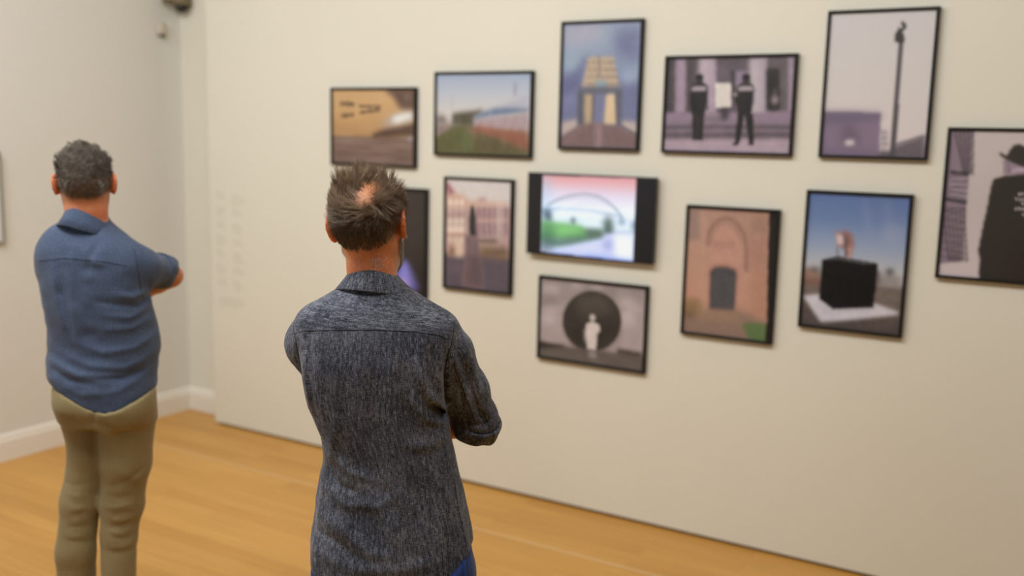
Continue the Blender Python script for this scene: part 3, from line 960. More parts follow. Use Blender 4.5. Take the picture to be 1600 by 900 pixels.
class TORSO:
    """stack of elliptical sections. rows: z, left, right (view-frame half-outline), back y, front y (body frame depth)"""
    def __init__(s, rows, th, n=2.3, k=0.03, sub=False, cy=0.0):
        A = np.array(rows, float); A = A[np.argsort(A[:, 0])]
        z = np.linspace(A[0, 0], A[-1, 0], 400)
        T = [np.interp(z, A[:, 0], A[:, i]) for i in range(1, 5)]
        K = np.exp(-0.5 * (np.arange(-12, 13) / 5.0) ** 2); K /= K.sum()
        T = [np.convolve(np.pad(t, 12, mode='edge'), K, 'valid') for t in T]
        L, Rr, bk, fr = T
        half = (Rr - L) / 2; c = (L + Rr) / 2
        sn, cs = math.sin(th), math.cos(th)
        dd = (fr - bk) / 2
        wb = np.sqrt(np.maximum(half ** 2 - (dd * sn) ** 2, 0.03 ** 2 * 0 + 0.0009)) / cs
        cyb = (fr + bk) / 2
        s.z, s.w, s.dd, s.cx, s.cy = z, wb, dd, c / cs - cyb * sn / cs, cyb
        s.th, s.n, s.k, s.sub = th, n, k, sub
        s.lo = np.array([L.min() - .2, -0.5, z[0] - .1]); s.hi = np.array([Rr.max() + .2, 0.5, z[-1] + .1])

    def loc(s, P):
        sn, cs = math.sin(s.th), math.cos(s.th)
        return P[:, 0] * cs - P[:, 1] * sn, P[:, 0] * sn + P[:, 1] * cs

    def d(s, P):
        x, y = s.loc(P); z = P[:, 2]
        w_ = np.interp(z, s.z, s.w); d_ = np.interp(z, s.z, s.dd); cx = np.interp(z, s.z, s.cx); cy = np.interp(z, s.z, s.cy)
        q = ((np.abs(x - cx) / w_) ** s.n + (np.abs(y - cy) / d_) ** s.n) ** (1 / s.n)
        f = (q - 1) * np.minimum(w_, d_)
        f = smax(f, z - s.z[-1], 0.02); return smax(f, s.z[0] - z, 0.004)


def evaluate(P, prims, mods=None):
    f = np.full(len(P), 1.0, np.float32)
    for pr in prims:
        m = np.all((P > pr.lo) & (P < pr.hi), axis=1)
        if not m.any(): continue
        d = pr.d(P[m])
        f[m] = smax(f[m], -d, pr.k) if pr.sub else smin(f[m], d, pr.k)
    if mods is not None: f = mods(P, f)
    return f


def surface(fn, lo, hi, h, band=None):
    """naive surface nets of fn over a box, evaluated only in blocks near the surface"""
    lo = np.array(lo, float); hi = np.array(hi, float); B = 8
    nb = np.ceil((hi - lo) / (h * B)).astype(int); n = nb * B
    bc = np.stack(np.meshgrid(*[(np.arange(k) + .5) * h * B for k in nb], indexing='ij'), -1).reshape(-1, 3) + lo
    fc = fn(bc)
    band = band or h * B * 0.5 * 1.733 * 1.6 + 0.012
    full = np.repeat(np.repeat(np.repeat(fc.reshape(nb), B, 0), B, 1), B, 2).astype(np.float32)
    act = np.nonzero(np.abs(fc) < band)[0]
    off = np.stack(np.meshgrid(*[(np.arange(B) + .5) * h] * 3, indexing='ij'), -1).reshape(-1, 3)
    bi = np.stack(np.unravel_index(act, nb), -1)
    for s0 in range(0, len(act), 1500):
        b_ = bi[s0:s0 + 1500]
        P = (lo + b_[:, None, :] * h * B + off[None]).reshape(-1, 3)
        v = fn(P).reshape(-1, B, B, B)
        for q, (i, j, k) in zip(v, b_): full[i * B:i * B + B, j * B:j * B + B, k * B:k * B + B] = q
    F = full; ins = F < 0
    N = np.array(F.shape); C = N - 1
    acc = np.zeros((*C, 3), np.float32); cnt = np.zeros(C, np.float32)
    edges = []
    for ax in range(3):
        sl0 = [slice(None)] * 3; sl1 = [slice(None)] * 3; sl0[ax] = slice(0, -1); sl1[ax] = slice(1, None)
        a = F[tuple(sl0)]; b = F[tuple(sl1)]
        cr = np.argwhere((a < 0) != (b < 0))
        av = a[tuple(cr.T)]; bv = b[tuple(cr.T)]; t = av / (av - bv)
        pos = cr.astype(np.float32); pos[:, ax] += t
        o1, o2 = [k for k in range(3) if k != ax]
        for d1 in (0, -1):
            for d2 in (0, -1):
                c = cr.copy(); c[:, o1] += d1; c[:, o2] += d2
                ok = np.all((c >= 0) & (c < C), axis=1)
                np.add.at(acc, tuple(c[ok].T), pos[ok]); np.add.at(cnt, tuple(c[ok].T), 1)
        edges.append((ax, o1, o2, cr, av < 0))
    idx = -np.ones(C, np.int64); cells = np.argwhere(cnt > 0)
    idx[tuple(cells.T)] = np.arange(len(cells))
    V = acc[tuple(cells.T)] / cnt[tuple(cells.T)][:, None]
    Q = []
    for ax, o1, o2, cr, inside in edges:
        ok = (cr[:, o1] > 0) & (cr[:, o2] > 0) & (cr[:, o1] < C[o1]) & (cr[:, o2] < C[o2])
        cr = cr[ok]; ins_ = inside[ok]
        def at(d1, d2):
            c = cr.copy(); c[:, o1] += d1; c[:, o2] += d2; return idx[tuple(c.T)]
        q = np.stack([at(-1, -1), at(0, -1), at(0, 0), at(-1, 0)], -1)
        flip = ~ins_ if ax != 1 else ins_
        q[flip] = q[flip][:, ::-1]
        Q.append(q)
    Q = np.vstack(Q); Q = Q[(Q >= 0).all(1)]
    V = (V + 0.5) * h + lo
    return V.astype(np.float32), Q


def relax(V, Q, it=2, lam=0.5, mask=None):
    E = np.vstack([Q[:, [0, 1]], Q[:, [1, 2]], Q[:, [2, 3]], Q[:, [3, 0]]]); E = np.vstack([E, E[:, ::-1]])
    V = V.copy()
    for _ in range(it):
        acc = np.zeros_like(V); c = np.zeros(len(V), np.float32)
        for k in range(3): acc[:, k] = np.bincount(E[:, 0], weights=V[E[:, 1], k], minlength=len(V))
        c = np.bincount(E[:, 0], minlength=len(V)).clip(1)
        nv = acc / c[:, None]; d = (nv - V) * lam
        if mask is not None: d *= mask[:, None]
        V += d
    return V


def seg_dist(X, Z, pts):
    best = np.full(X.shape, 9.0); tt = np.zeros(X.shape); n = len(pts) - 1
    for i, ((x1, z1), (x2, z2)) in enumerate(zip(pts[:-1], pts[1:])):
        dx, dz = x2 - x1, z2 - z1; L2 = dx * dx + dz * dz + 1e-12
        t = np.clip(((X - x1) * dx + (Z - z1) * dz) / L2, 0, 1)
        d = np.hypot(X - x1 - t * dx, Z - z1 - t * dz); m = d < best
        best = np.where(m, d, best); tt = np.where(m, (i + t) / n, tt)
    return best, tt


def apply_folds(P, f, folds, ymax=0.03):
    """folds on the back side: (points (x,z), amplitude, width); fading at both ends; a crease lies beside each ridge"""
    wgt = 1 - ss(P[:, 1], ymax - 0.04, ymax + 0.03)
    for pts, amp, wd in folds:
        d, t = seg_dist(P[:, 0], P[:, 2], pts)
        e = np.sin(np.pi * np.clip(t, 0.03, 0.97)) ** 0.6
        f = f - wgt * e * amp * np.exp(-(d / wd) ** 2)
    return f


# ------------------------------------------------------------------ human anatomy
def head_prims(c, R, s=1.0, ears=0.36):
    """c skull centre; R local axes (x right, y forward, z up)"""
    c = np.array(c, float)
    W = lambda *q: c + R @ (np.array(q, float) * s)
    E = lambda q, r, k, RR=None, sub=False: EL(W(*q), np.array(r) * s, R if RR is None else R @ RR, k, sub)
    C = lambda a, b, ra, rb, k, sub=False: RC(W(*a), W(*b), ra * s, rb * s, k, sub)
    L = [E((0, -.008, .0), (.075, .094, .086), .02), E((0, .034, -.048), (.058, .058, .072), .03),
         E((0, .040, -.092), (.046, .046, .034), .025), C((0, .078, -.114), (0, .074, -.118), .017, .017, .02),
         C((-.044, .006, -.064), (-.018, .066, -.112), .014, .014, .025), C((.044, .006, -.064), (.018, .066, -.112), .014, .014, .025),
         C((-.036, .080, .004), (.036, .080, .004), .011, .011, .016),
         C((0, .088, -.006), (0, .111, -.044), .0075, .0105, .010), C((-.010, .100, -.048), (.010, .100, -.048), .008, .008, .008),
         E((-.044, .056, -.036), (.020, .026, .018), .02), E((.044, .056, -.036), (.020, .026, .018), .02),
         E((-.031, .094, -.014), (.017, .012, .010), .010, None, True), E((.031, .094, -.014), (.017, .012, .010), .010, None, True),
         E((-.031, .076, -.015), (.0125, .012, .0115), .003), E((.031, .076, -.015), (.0125, .012, .0115), .003),
         C((-.021, .086, -.0765), (.021, .086, -.0765), .0045, .0045, .006), C((-.012, .0945, -.0745), (.012, .0945, -.0745), .0042, .0042, .004),
         C((-.012, .0940, -.0830), (.012, .0940, -.0830), .0052, .0052, .005),
         C((-.026, .094, -.0790), (.026, .094, -.0790), .0016, .0016, .003, True)]
    for sd in (-1, 1):
        # ear plate leans out and backwards
        A = np.array([[math.cos(ears), -sd * math.sin(ears), 0], [sd * math.sin(ears), math.cos(ears), 0], [0, 0, 1.0]])
        base = np.array([sd * .0722, .002, -.018])
        def q(y, z, x=0.0):   # in ear plane: y forward(-back), z up
            y, z = y * .92, z * .92
            return tuple(base + A @ np.array([sd * x, y, z]))
        L.append(E(q(-.014, .000, .003), (.0045, .0155, .030), .006, A))
        L.append(E((sd * .066, .006, -.018), (.010, .014, .024), .012))
        pts = [(.004, .012), (-.001, .027), (-.013, .033), (-.025, .027), (-.0305, .012), (-.029, -.003), (-.023, -.017), (-.014, -.028), (-.005, -.031), (-.001, -.023)]
        for (a, b) in zip(pts[:-1], pts[1:]):
            L.append(C(q(a[0], a[1], .009), q(b[0], b[1], .009), .0042, .0042, .003))
        L.append(E(q(-.008, -.026, .006), (.005, .0085, .009), .004, A))
        L.append(E(q(-.011, .001, .016), (.008, .010, .016), .004, A, True))
        L.append(C(q(.004, -.004, .006), q(.002, -.010, .008), .005, .005, .005))
    return L


def hand_prims(wr, fwd, palm, side, curl=(25, 35, 25), spread=5, thumb=(0.6, 0.5), s=1.0, klen=None):
    """wr wrist, fwd finger direction, palm = direction the palm faces, side=+1 if the thumb is on +x' = fwd x palm"""
    wr = np.array(wr, float); f = np.array(fwd, float); f /= np.linalg.norm(f)
    n = np.array(palm, float); n -= f * (n @ f); n /= np.linalg.norm(n); x = np.cross(f, n) * side
    R = np.stack([x, f, n], 1)
    L = [EL(wr + f * .046 * s, np.array([.040, .050, .0145]) * s, R, .012), RC(wr, wr + f * .03 * s, .024 * s, .022 * s, .016),
         EL(wr + f * .034 * s + x * .022 * s + n * .010 * s, np.array([.016, .030, .013]) * s, R, .010)]
    lens = (.072, .080, .074, .058)
    for i in range(4):
        xo = (.030 - i * .0200) * s; b = wr + x * xo + f * (.086 - (.004 if i in (0, 2) else .012 if i == 3 else 0)) * s
        ang = math.radians(spread * (1.5 - i)); d = f * math.cos(ang) + x * math.sin(ang)
        L.append(RC(wr + f * .045 * s + x * xo * .8, b, .0095 * s, .0092 * s, .008))
        p0 = b; a = 0; rad = (.0090, .0082, .0074, .0062)
        if i == 3: rad = tuple(r * .88 for r in rad)
        for j, fr in enumerate((.46, .30, .24)):
            a += math.radians(curl[j] * (1 + .06 * i)); dd = d * math.cos(a) + n * math.sin(a); p1 = p0 + dd * lens[i] * fr * s
            L.append(RC(p0, p1, rad[j] * s, rad[j + 1] * s, .0025)); p0 = p1
    tb = wr + x * .026 * s + f * .018 * s + n * .006 * s
    d = (x * thumb[0] + f * .75 + n * thumb[1]); d /= np.linalg.norm(d)
    p1 = tb + d * .042 * s; d2 = (f * 1.0 + n * .25 + x * .15); d2 /= np.linalg.norm(d2); p2 = p1 + d2 * .030 * s; p3 = p2 + (d2 + n * .15) * .024 * s
    L += [RC(tb, p1, .014 * s, .0110 * s, .008), RC(p1, p2, .0108 * s, .0098 * s, .003), RC(p2, p3, .0098 * s, .0078 * s, .003)]
    return L


def clothed(P, inner, outer, garment, k=.02, gap=.007):
    """hidden limbs (inner) stay inside the garment; outer prims (head, neck, forearms, hands) are free"""
    fi = smax(evaluate(P, inner), garment(P) + gap, .004)
    fo = evaluate(P, outer)
    return smin(fi, fo, k)


def leg_prims(hip, knee, ank, r=(.078, .050, .034), toe=(0.3, 1.0), k=.03, s=1.0):
    hip, knee, ank = map(np.array, (hip, knee, ank)); t = np.array([toe[0], toe[1], 0.0]); t /= np.linalg.norm(t)
    calf = knee + (ank - knee) * .28 - t * .012
    L = [RC(hip, knee, r[0], r[1], k), RC(knee, calf, r[1] * .95, r[1] * 1.02, .02), RC(calf, ank, r[1] * 1.0, r[2], .02)]
    heel = ank - t * .035; heel[2] = .035; ball = ank + t * .115; ball[2] = .028; tip = ank + t * .165; tip[2] = .022
    L += [RC(ank, heel, r[2] * .95, .030, .02), RC(ank, ball, r[2] * .9, .026, .03), RC(heel, ball, .030, .028, .02), RC(ball, tip, .028, .018, .02)]
    return L


def shoe(name, ank, toe, mat, solemat, parent, s=1.0):
    ank = np.array(ank, float); t = np.array([toe[0], toe[1], 0.0]); t /= np.linalg.norm(t); x = np.array([t[1], -t[0], 0])
    R = np.stack([x, t, [0, 0, 1.0]], 1)
    heel = ank - t * .045; heel[2] = .05; mid = ank + t * .05; mid[2] = .055; ball = ank + t * .12; ball[2] = .045; tip = ank + t * .185; tip[2] = .036
    a2 = ank.copy(); a2[2] = .075
    pr = [RC(heel, mid, .040, .040, .02), RC(mid, ball, .040, .044, .03), RC(ball, tip, .042, .030, .03), RC(a2, heel, .044, .040, .02), RC(a2, mid, .044, .038, .02)]
    fn = lambda P: smax(evaluate(P, pr), 0.018 - P[:, 2], .004)
    V, Q = surface(fn, ank * [1, 1, 0] + [-.28, -.28, -.01], ank * [1, 1, 0] + [.28, .28, .16], .006)
    o = fast_mesh(name, V, Q, mat, parent)
    fs = lambda P: smax(smax(evaluate(np.hstack([P[:, :2], np.full((len(P), 1), .045)]), pr) - .004, P[:, 2] - .022, .003), .001 - P[:, 2], .002)
    V, Q = surface(fs, ank * [1, 1, 0] + [-.28, -.28, -.02], ank * [1, 1, 0] + [.28, .28, .05], .005)
    fast_mesh('sole', V, Q, solemat, o)
    return o


def strands(name, roots, dirs, lens, mat, parent, col, rad=0.00035, bend=None, seg=6, clump=None, gravity=0.0, jitter=.15, seed=1, guide=None):
    """each strand a thin tapering three-sided tube; dirs are the initial directions, bend the direction it turns to"""
    g = np.random.default_rng(seed); n = len(roots)
    d = dirs / np.linalg.norm(dirs, axis=1, keepdims=True)
    pts = [roots]; p = roots.copy(); st = lens / seg
    curl = g.normal(0, 1, (n, 3))
    for s_ in range(seg):
        t = (s_ + 1) / seg
        dd = d.copy()
        if bend is not None: dd = d * (1 - t) + bend * t
        dd = dd + curl * jitter * t + np.array([0, 0, -gravity]) * t
        dd /= np.linalg.norm(dd, axis=1, keepdims=True)
        p = p + dd * st[:, None]; pts.append(p)
    S = np.stack(pts, 1)                                    # n, seg+1, 3
    if clump is not None:
        K, amt = clump; ci = g.choice(n, K, replace=False)
        A = roots[ci]
        near = np.empty(n, int)
        for a in range(0, n, 2000):
            near[a:a + 2000] = np.argmin(((roots[a:a + 2000, None] - A[None]) ** 2).sum(-1), 1)
        T = np.linspace(0, 1, seg + 1)[None, :, None] ** 1.3 * amt
        S = S * (1 - T) + S[ci][near] * T
    tan = np.gradient(S, axis=1); tan /= np.linalg.norm(tan, axis=2, keepdims=True) + 1e-9
    ref = np.array([.37, .61, .70]); a = np.cross(tan, ref); a /= np.linalg.norm(a, axis=2, keepdims=True) + 1e-9
    b = np.cross(tan, a)
    tt = np.linspace(0, 1, seg + 1); rr_ = rad * (1 - .85 * tt ** 1.6)
    rr_ = rr_[None, :, None] * (np.ones(n) if np.isscalar(rad) else 1)[:, None, None] if np.isscalar(rad) else rr_
    V = np.stack([S + (a * math.cos(q) + b * math.sin(q)) * rr_ for q in (0, 2.094, 4.189)], 2)   # n, seg+1, 3, 3
    V = V.reshape(-1, 3)
    base = (np.arange(n) * (seg + 1) * 3)[:, None, None]; row = (np.arange(seg) * 3)[None, :, None]; k = np.arange(3)[None, None]
    kn = (k + 1) % 3
    Q = np.stack([base + row + k, base + row + kn, base + row + 3 + kn, base + row + 3 + k], -1).reshape(-1, 4)
    o = fast_mesh(name, V, Q, mat, parent)
    C = np.repeat(col, (seg + 1) * 3, axis=0)
    set_attr(o, 'col', C)
    return o


def skin_material(name):
    t = NT(name)
    a = t.attr('col')
    nz = t.noise(t.coord(), 160, 4)
    v = t.ramp(nz, [(0.25, (0.86, 0.82, 0.80)), (0.75, (1.1, 1.08, 1.06))])
    n2 = t.noise(t.coord(), 22, 2)
    v2 = t.ramp(n2, [(0.3, (1.04, 0.93, 0.90)), (0.7, (0.98, 1.02, 1.02))])
    t.l(t.mix(t.mix(a.outputs['Color'], v, 1.0, 'MULTIPLY'), v2, 1.0, 'MULTIPLY'), t.b.inputs['Base Color'])
    t.b.inputs['Roughness'].default_value = 0.48
    t.b.inputs['Subsurface Weight'].default_value = 0.12
    t.b.inputs['Subsurface Radius'].default_value = (0.012, 0.004, 0.002)
    t.b.inputs['Subsurface Scale'].default_value = 0.6
    t.bump(t.noise(t.coord(), 420, 3), 0.25, 0.0006)
    return t.m


def hair_material(name, rough=0.42):
    t = NT(name)
    a = t.attr('col')
    t.l(a.outputs['Color'], t.b.inputs['Base Color'])
    t.b.inputs['Roughness'].default_value = rough
    t.b.inputs['Specular IOR Level'].default_value = 0.45
    return t.m


def cloth_material(name, dark, mid, light, slub=1.0, weave=(620, 80), bumpk=0.35, rough=0.85, sheen=0.15):
    """woven cloth; cuv = metres around and along the garment"""
    t = NT(name)
    uv = t.attr('cuv').outputs['Vector']
    a = t.noise(t.mapping(uv, (weave[0] * 1.4, weave[1], 1)), 1.0, 4, 0.65)
    b = t.noise(t.mapping(uv, (weave[1], weave[0] * 1.4, 1)), 1.0, 4, 0.65)
    s = t.noise(t.mapping(uv, (170, 22, 1)), 1.0, 4, 0.6)
    blot = t.noise(uv, 9.0, 3, 0.6)
    f = t.math('ADD', t.math('MULTIPLY', a, 0.55), t.math('MULTIPLY', b, 0.42))
    f = t.math('ADD', f, t.math('MULTIPLY', t.math('SUBTRACT', s, 0.5), 0.26 * slub))
    f = t.math('ADD', f, t.math('MULTIPLY', t.math('SUBTRACT', blot, 0.5), 0.16 * slub))
    w_ = 0.12 / max(slub, .2)
    t.l(t.ramp(f, [(0.36, L4(dark)), (0.47, L4(mid)), (0.585, L4(light))]), t.b.inputs['Base Color'])
    t.b.inputs['Roughness'].default_value = rough
    t.b.inputs['Specular IOR Level'].default_value = 0.2
    t.b.inputs['Sheen Weight'].default_value = sheen
    t.b.inputs['Sheen Roughness'].default_value = 0.4
    t.bump(t.math('ADD', a, b), bumpk, 0.0012)
    return t.m


def collar(name, c, R, prof_fn, mat, parent, n=72, a0=-152, a1=152):
    """folded shirt collar; prof_fn(angle) -> list of (radial x, radial y, height) loops in the collar frame"""
    rows = []
    for i in range(n + 1):
        a = math.radians(a0 + (a1 - a0) * i / n)
        pr = prof_fn(a)
        rows.append([np.array(c) + R @ np.array([math.sin(a) * rx, -math.cos(a) * ry, z]) for rx, ry, z in pr])
    m = len(rows[0]); V = [p_ for r in rows for p_ in r]
    F = [(i * m + j, i * m + (j + 1) % m, (i + 1) * m + (j + 1) % m, (i + 1) * m + j) for i in range(n) for j in range(m)]
    F += [tuple(range(m))[::-1], tuple(range(n * m, n * m + m))]
    o = mesh_obj(name, V, F, mat, parent)
    bm = bmesh.new(); bm.from_mesh(o.data); bmesh.ops.recalc_face_normals(bm, faces=bm.faces); bm.to_mesh(o.data); bm.free()
    V = np.array(V); D = V - np.array(c); set_attr(o, 'cuv', np.stack([np.arctan2(D[:, 0], -D[:, 1]) * .075 + 9, V[:, 2] + 4, V[:, 1] * 0], -1), 'FLOAT_VECTOR')
    return o


def cuff(name, a, b, r0, r1, thick, mat, parent, tilt=None, wob=0.003, seed=0):
    """rolled sleeve end: a soft hollow band from a to b"""
    a, b = np.array(a, float), np.array(b, float); ax = b - a; L = np.linalg.norm(ax); ax /= L
    u = np.cross(ax, [0.1, 0.2, 1.0]); u /= np.linalg.norm(u); v = np.cross(ax, u)
    n = 64; prof = []
    for k in range(14):                       # closed rounded section: outside then inside
        q = 2 * math.pi * k / 14
        prof.append((0.5 - 0.5 * math.cos(q) * (1 if True else 0), math.sin(q)))
    V, UV = [], []
    for i in range(n):
        th = 2 * math.pi * i / n
        wv = wob * (math.sin(3 * th + seed) + .6 * math.sin(7 * th + 2 * seed)); sh = .006 * math.sin(2 * th + seed)
        for (s_, o_) in prof:
            s2 = s_ ** 1.0; r = (r0 + (r1 - r0) * s2) + thick * o_ * (1 + .25 * math.sin(9 * th + seed)) + wv * s2
            p_ = a + ax * (L * s2 + sh * s2) + (u * math.cos(th) + v * math.sin(th)) * r
            V.append(p_); UV.append((th * r0, L * s2 + .3, 0))
    m = len(prof)
    F = [(i * m + j, ((i + 1) % n) * m + j, ((i + 1) % n) * m + (j + 1) % m, i * m + (j + 1) % m) for i in range(n) for j in range(m)]
    o = mesh_obj(name, V, F, mat, parent)
    bm = bmesh.new(); bm.from_mesh(o.data); bmesh.ops.recalc_face_normals(bm, faces=bm.faces); bm.to_mesh(o.data); bm.free()
    set_attr(o, 'cuv', np.array(UV), 'FLOAT_VECTOR')
    return o


def drape(name, V, Q, pts, mat, parent, rad=0.0009, lift=0.0004, uv=True, ydir=1):
    """a fine tube (seam, stitching) laid on the back of a garment along (x,z) points"""
    tree = BVHTree.FromPolygons([Vector(v) for v in V.astype(float)], [tuple(q) for q in Q.tolist()])
    P = []
    for (x1, z1), (x2, z2) in zip(pts[:-1], pts[1:]):
        n = max(2, int(math.hypot(x2 - x1, z2 - z1) / 0.005))
        for k in range(n):
            x = x1 + (x2 - x1) * k / n; z = z1 + (z2 - z1) * k / n
            h = tree.ray_cast(Vector((x, -1.0 * ydir, z)), Vector((0, ydir, 0)))
            if h[0] is not None: P.append(np.array(h[0] + h[1] * lift))
    if len(P) < 3: return None
    P = np.array(P)
    for _ in range(2): P[1:-1] = (P[:-2] + P[2:] + 2 * P[1:-1]) / 4
    T = np.gradient(P, axis=0); T /= np.linalg.norm(T, axis=1, keepdims=True) + 1e-9
    A = np.cross(T, [0, 1, 0.01]); A /= np.linalg.norm(A, axis=1, keepdims=True) + 1e-9; Bv = np.cross(T, A)
    m = 6; VV = np.stack([P + (A * math.cos(q) + Bv * math.sin(q)) * rad for q in np.arange(m) * 2 * math.pi / m], 1).reshape(-1, 3)
    i = np.arange(len(P) - 1)[:, None] * m; k = np.arange(m)[None]; kn = (k + 1) % m
    QQ = np.stack([i + k, i + kn, i + m + kn, i + m + k], -1).reshape(-1, 4)
    o = fast_mesh(name, VV, QQ, mat, parent)
    if uv: set_attr(o, 'cuv', np.stack([VV[:, 0], VV[:, 2], VV[:, 1] * 0], -1), 'FLOAT_VECTOR')
    return o

# ------------------------------------------------------------------ people: shared materials
M_SKIN = skin_material('skin')
M_HAIR = hair_material('hair')
SKIN = lin((234, 160, 112)); SKIN_RED = lin((232, 122, 74)); LIPC = lin((170, 100, 86))


def body_colours(V, c, R, scalp_fn, stub_fn, skin=SKIN):
    C = np.tile(skin, (len(V), 1)).astype(np.float32)
    Ql = (V - np.array(c)) @ R
    x, y, z = Ql.T
    def mixc(m, col):
        nonlocal C
        C = C * (1 - m[:, None]) + np.array(col)[None] * m[:, None]
    ear = ss(np.abs(x), .072, .080) * (np.abs(z) < .07) * (y < .05)
    mixc(ear * .55, SKIN_RED)
    neck = (1 - ss(z, -.12, -.05)) * (z > -.25) * (np.abs(x) < .1)
    mixc(neck * .35, SKIN_RED)
    lips = np.exp(-((z + .079) / .009) ** 2 - (x / .024) ** 4) * (y > .075); mixc(lips * .7, LIPC)
    for sd in (-1, 1):
        e = np.exp(-(((x - sd * .031) / .011) ** 2 + ((z + .015) / .0065) ** 2) ** 2) * (y > .075); mixc(e, lin((225, 218, 210)))
        ir = np.exp(-(((x - sd * .031) / .0058) ** 2 + ((z + .015) / .0058) ** 2) ** 3) * (y > .08); mixc(ir, lin((60, 50, 44)))
        br = np.exp(-(((x - sd * .033) / .018) ** 4 + ((z - .008 + .0) / .005) ** 2)) * (y > .06); mixc(br * .8, lin((80, 66, 52)))
    m, col = scalp_fn(x, y, z); mixc(m, col)
    m, col = stub_fn(x, y, z); mixc(m, col)
    return C


def make_person(name, loc, rz, label):
    t = empty(name, loc, rz); tag(t, label, 'person'); return t


# ------------------------------------------------------------------ nearer man (charcoal chambray shirt)
A1 = math.radians(-38.455)
P1 = make_person('person', (-1.36818, -2.41277, 0), -A1, 'nearer man seen from behind in a charcoal chambray shirt, arms folded, spiky greying hair')
TH1 = math.radians(12)
M_CHAM = cloth_material('charcoal_chambray', (30, 34, 43), (67, 73, 88), (144, 148, 160), 1.0)
M_SEAM1 = plain('dark_seam_thread', (26, 28, 36), 0.9)
M_STITCH = plain('shirt_stitching', (58, 62, 74), 0.9)

HC1 = (-.022, .012, 1.612); HR1 = rotm(math.radians(20), math.radians(-4), math.radians(6))
rows1 = [(1.492, -.058, .040, -.046, .054), (1.472, -.072, .052, -.060, .060), (1.452, -.090, .078, -.076, .066), (1.430, -.130, .112, -.090, .070),
         (1.412, -.165, .150, -.098, .076), (1.390, -.182, .174, -.106, .082), (1.36, -.184, .178, -.114, .090), (1.30, -.178, .172, -.122, .104),
         (1.25, -.170, .166, -.122, .110), (1.20, -.160, .160, -.120, .115), (1.15, -.142, .162, -.116, .118), (1.11, -.128, .168, -.112, .120),
         (1.07, -.122, .178, -.110, .122), (1.02, -.130, .188, -.112, .122), (.96, -.139, .200, -.118, .124), (.90, -.146, .213, -.126, .124),
         (.85, -.149, .221, -.132, .124), (.80, -.148, .222, -.136, .122), (.70, -.146, .222, -.136, .120)]
RS, RE, RW = (.142, -.030, 1.366), (.232, .035, 1.128), (.045, .200, 1.100)
LS, LE, LW = (-.146, .035, 1.362), (-.098, .195, 1.172), (.110, .215, 1.198)


def body1():
    skin_rows = [(z, L * .88 if L < 0 else L, R_ * .88, b * .86, f * .86) for z, L, R_, b, f in rows1 if z < 1.42 and z > .84]
    skin_rows = [(z, l + .006, r - .006, b, f) for z, l, r, b, f in skin_rows]
    pr = [TORSO(skin_rows, TH1, k=.04)]
    pr += [RC((-.012, .002, 1.40), (-.014, .004, 1.47), .056, .048, .04)]
    ou = [RC((-.012, .004, 1.45), (-.015, .006, 1.50), .045, .050, .02), RC((-.015, .006, 1.50), (-.018, .012, 1.57), .050, .054, .02)]
    pr += [RC((-.012, .0, 1.43), RS, .050, .045, .05), RC((-.012, .0, 1.43), LS, .050, .045, .05)]
    pr += [RC(RS, RE, .048, .038, .03), RC(LS, LE, .048, .038, .03)]
    for e, w_ in ((RE, RW), (LE, LW)):
        e, w_ = np.array(e), np.array(w_)
        ou += [RC(e, e + (w_ - e) * .3, .034, .039, .015), RC(e + (w_ - e) * .3, w_, .040, .026, .015)]
    pr += leg_prims((-.060, .02, .86), (-.075, .03, .50), (-.080, .0, .09), toe=(.05, 1))
    pr += leg_prims((.125, -.02, .86), (.150, -.01, .50), (.160, -.03, .09), toe=(.30, 1))
    ou += hand_prims(RW, (-.95, .10, .12), (.05, -1, .1), -1, curl=(14, 20, 14), thumb=(.8, .1))
    ou += hand_prims((.100, .205, 1.190), (.66, -.74, -.14), (.5, .45, .1), 1, curl=(-4, 10, 14), thumb=(.9, .1))
    ou += head_prims(HC1, HR1)
    fn = lambda P: clothed(P, pr, ou, garment1)
    V, Q = surface(fn, (-.42, -.30, -.01), (.42, .42, 1.74), .0036)
    V = relax(V, Q, 2, .5)
    def scalp(x, y, z):
        # short dark roots under the hair; bare crown spot
        line = -.074 + .018 * ss(np.abs(x), .03, .07) + .030 * ss(y, -.03, .03) + .08 * ss(y, .03, .085)
        m = ss(z, line - .008, line + .024) * (1 - .62 * np.exp(-(((x - .030) / .021) ** 2 + ((z - .050) / .032) ** 2) ** 1.4) * (y < 0))
        m *= 1 - ss(np.abs(x), .072, .082) * (z < .02)
        return m * .78, lin((66, 52, 42))
    def stub(x, y, z):
        m = (1 - ss(z, -.062, -.035)) * ss(y, .0, .035) * ss(z, -.145, -.125) * (1 - np.exp(-(x / .026) ** 2 - ((z + .079) / .014) ** 2))
        return m * .75, lin((214, 204, 194))
    o = fast_mesh('body', V, Q, M_SKIN, P1)
    set_attr(o, 'col', body_colours(V, HC1, HR1, scalp, stub))
    return o


TOR1 = TORSO(rows1, TH1, k=.03)
SL1R = [RC((.126, -.028, 1.346), (.158, -.018, 1.312), .054, .053, .03), RC((.158, -.018, 1.312), (.204, .012, 1.212), .053, .051, .02), RC((.205, .012, 1.215), (.231, .032, 1.140), .051, .047, .02)]
SL1L = [RC((-.130, .020, 1.350), (-.150, .04, 1.32), .056, .056, .03), RC((-.150, .04, 1.32), LE, .054, .050, .02)]
ex = np.array(RE); ew = np.array(RW); efd = (ew - ex) / np.linalg.norm(ew - ex)
SL1R.append(RC((.231, .032, 1.142), (.226, .042, 1.125), .048, .047, .02))
el = np.array(LE); elw = np.array(LW); lfd = (elw - el) / np.linalg.norm(elw - el)
SL1L.append(RC(LE, tuple(el + lfd * .045), .047, .045, .02))

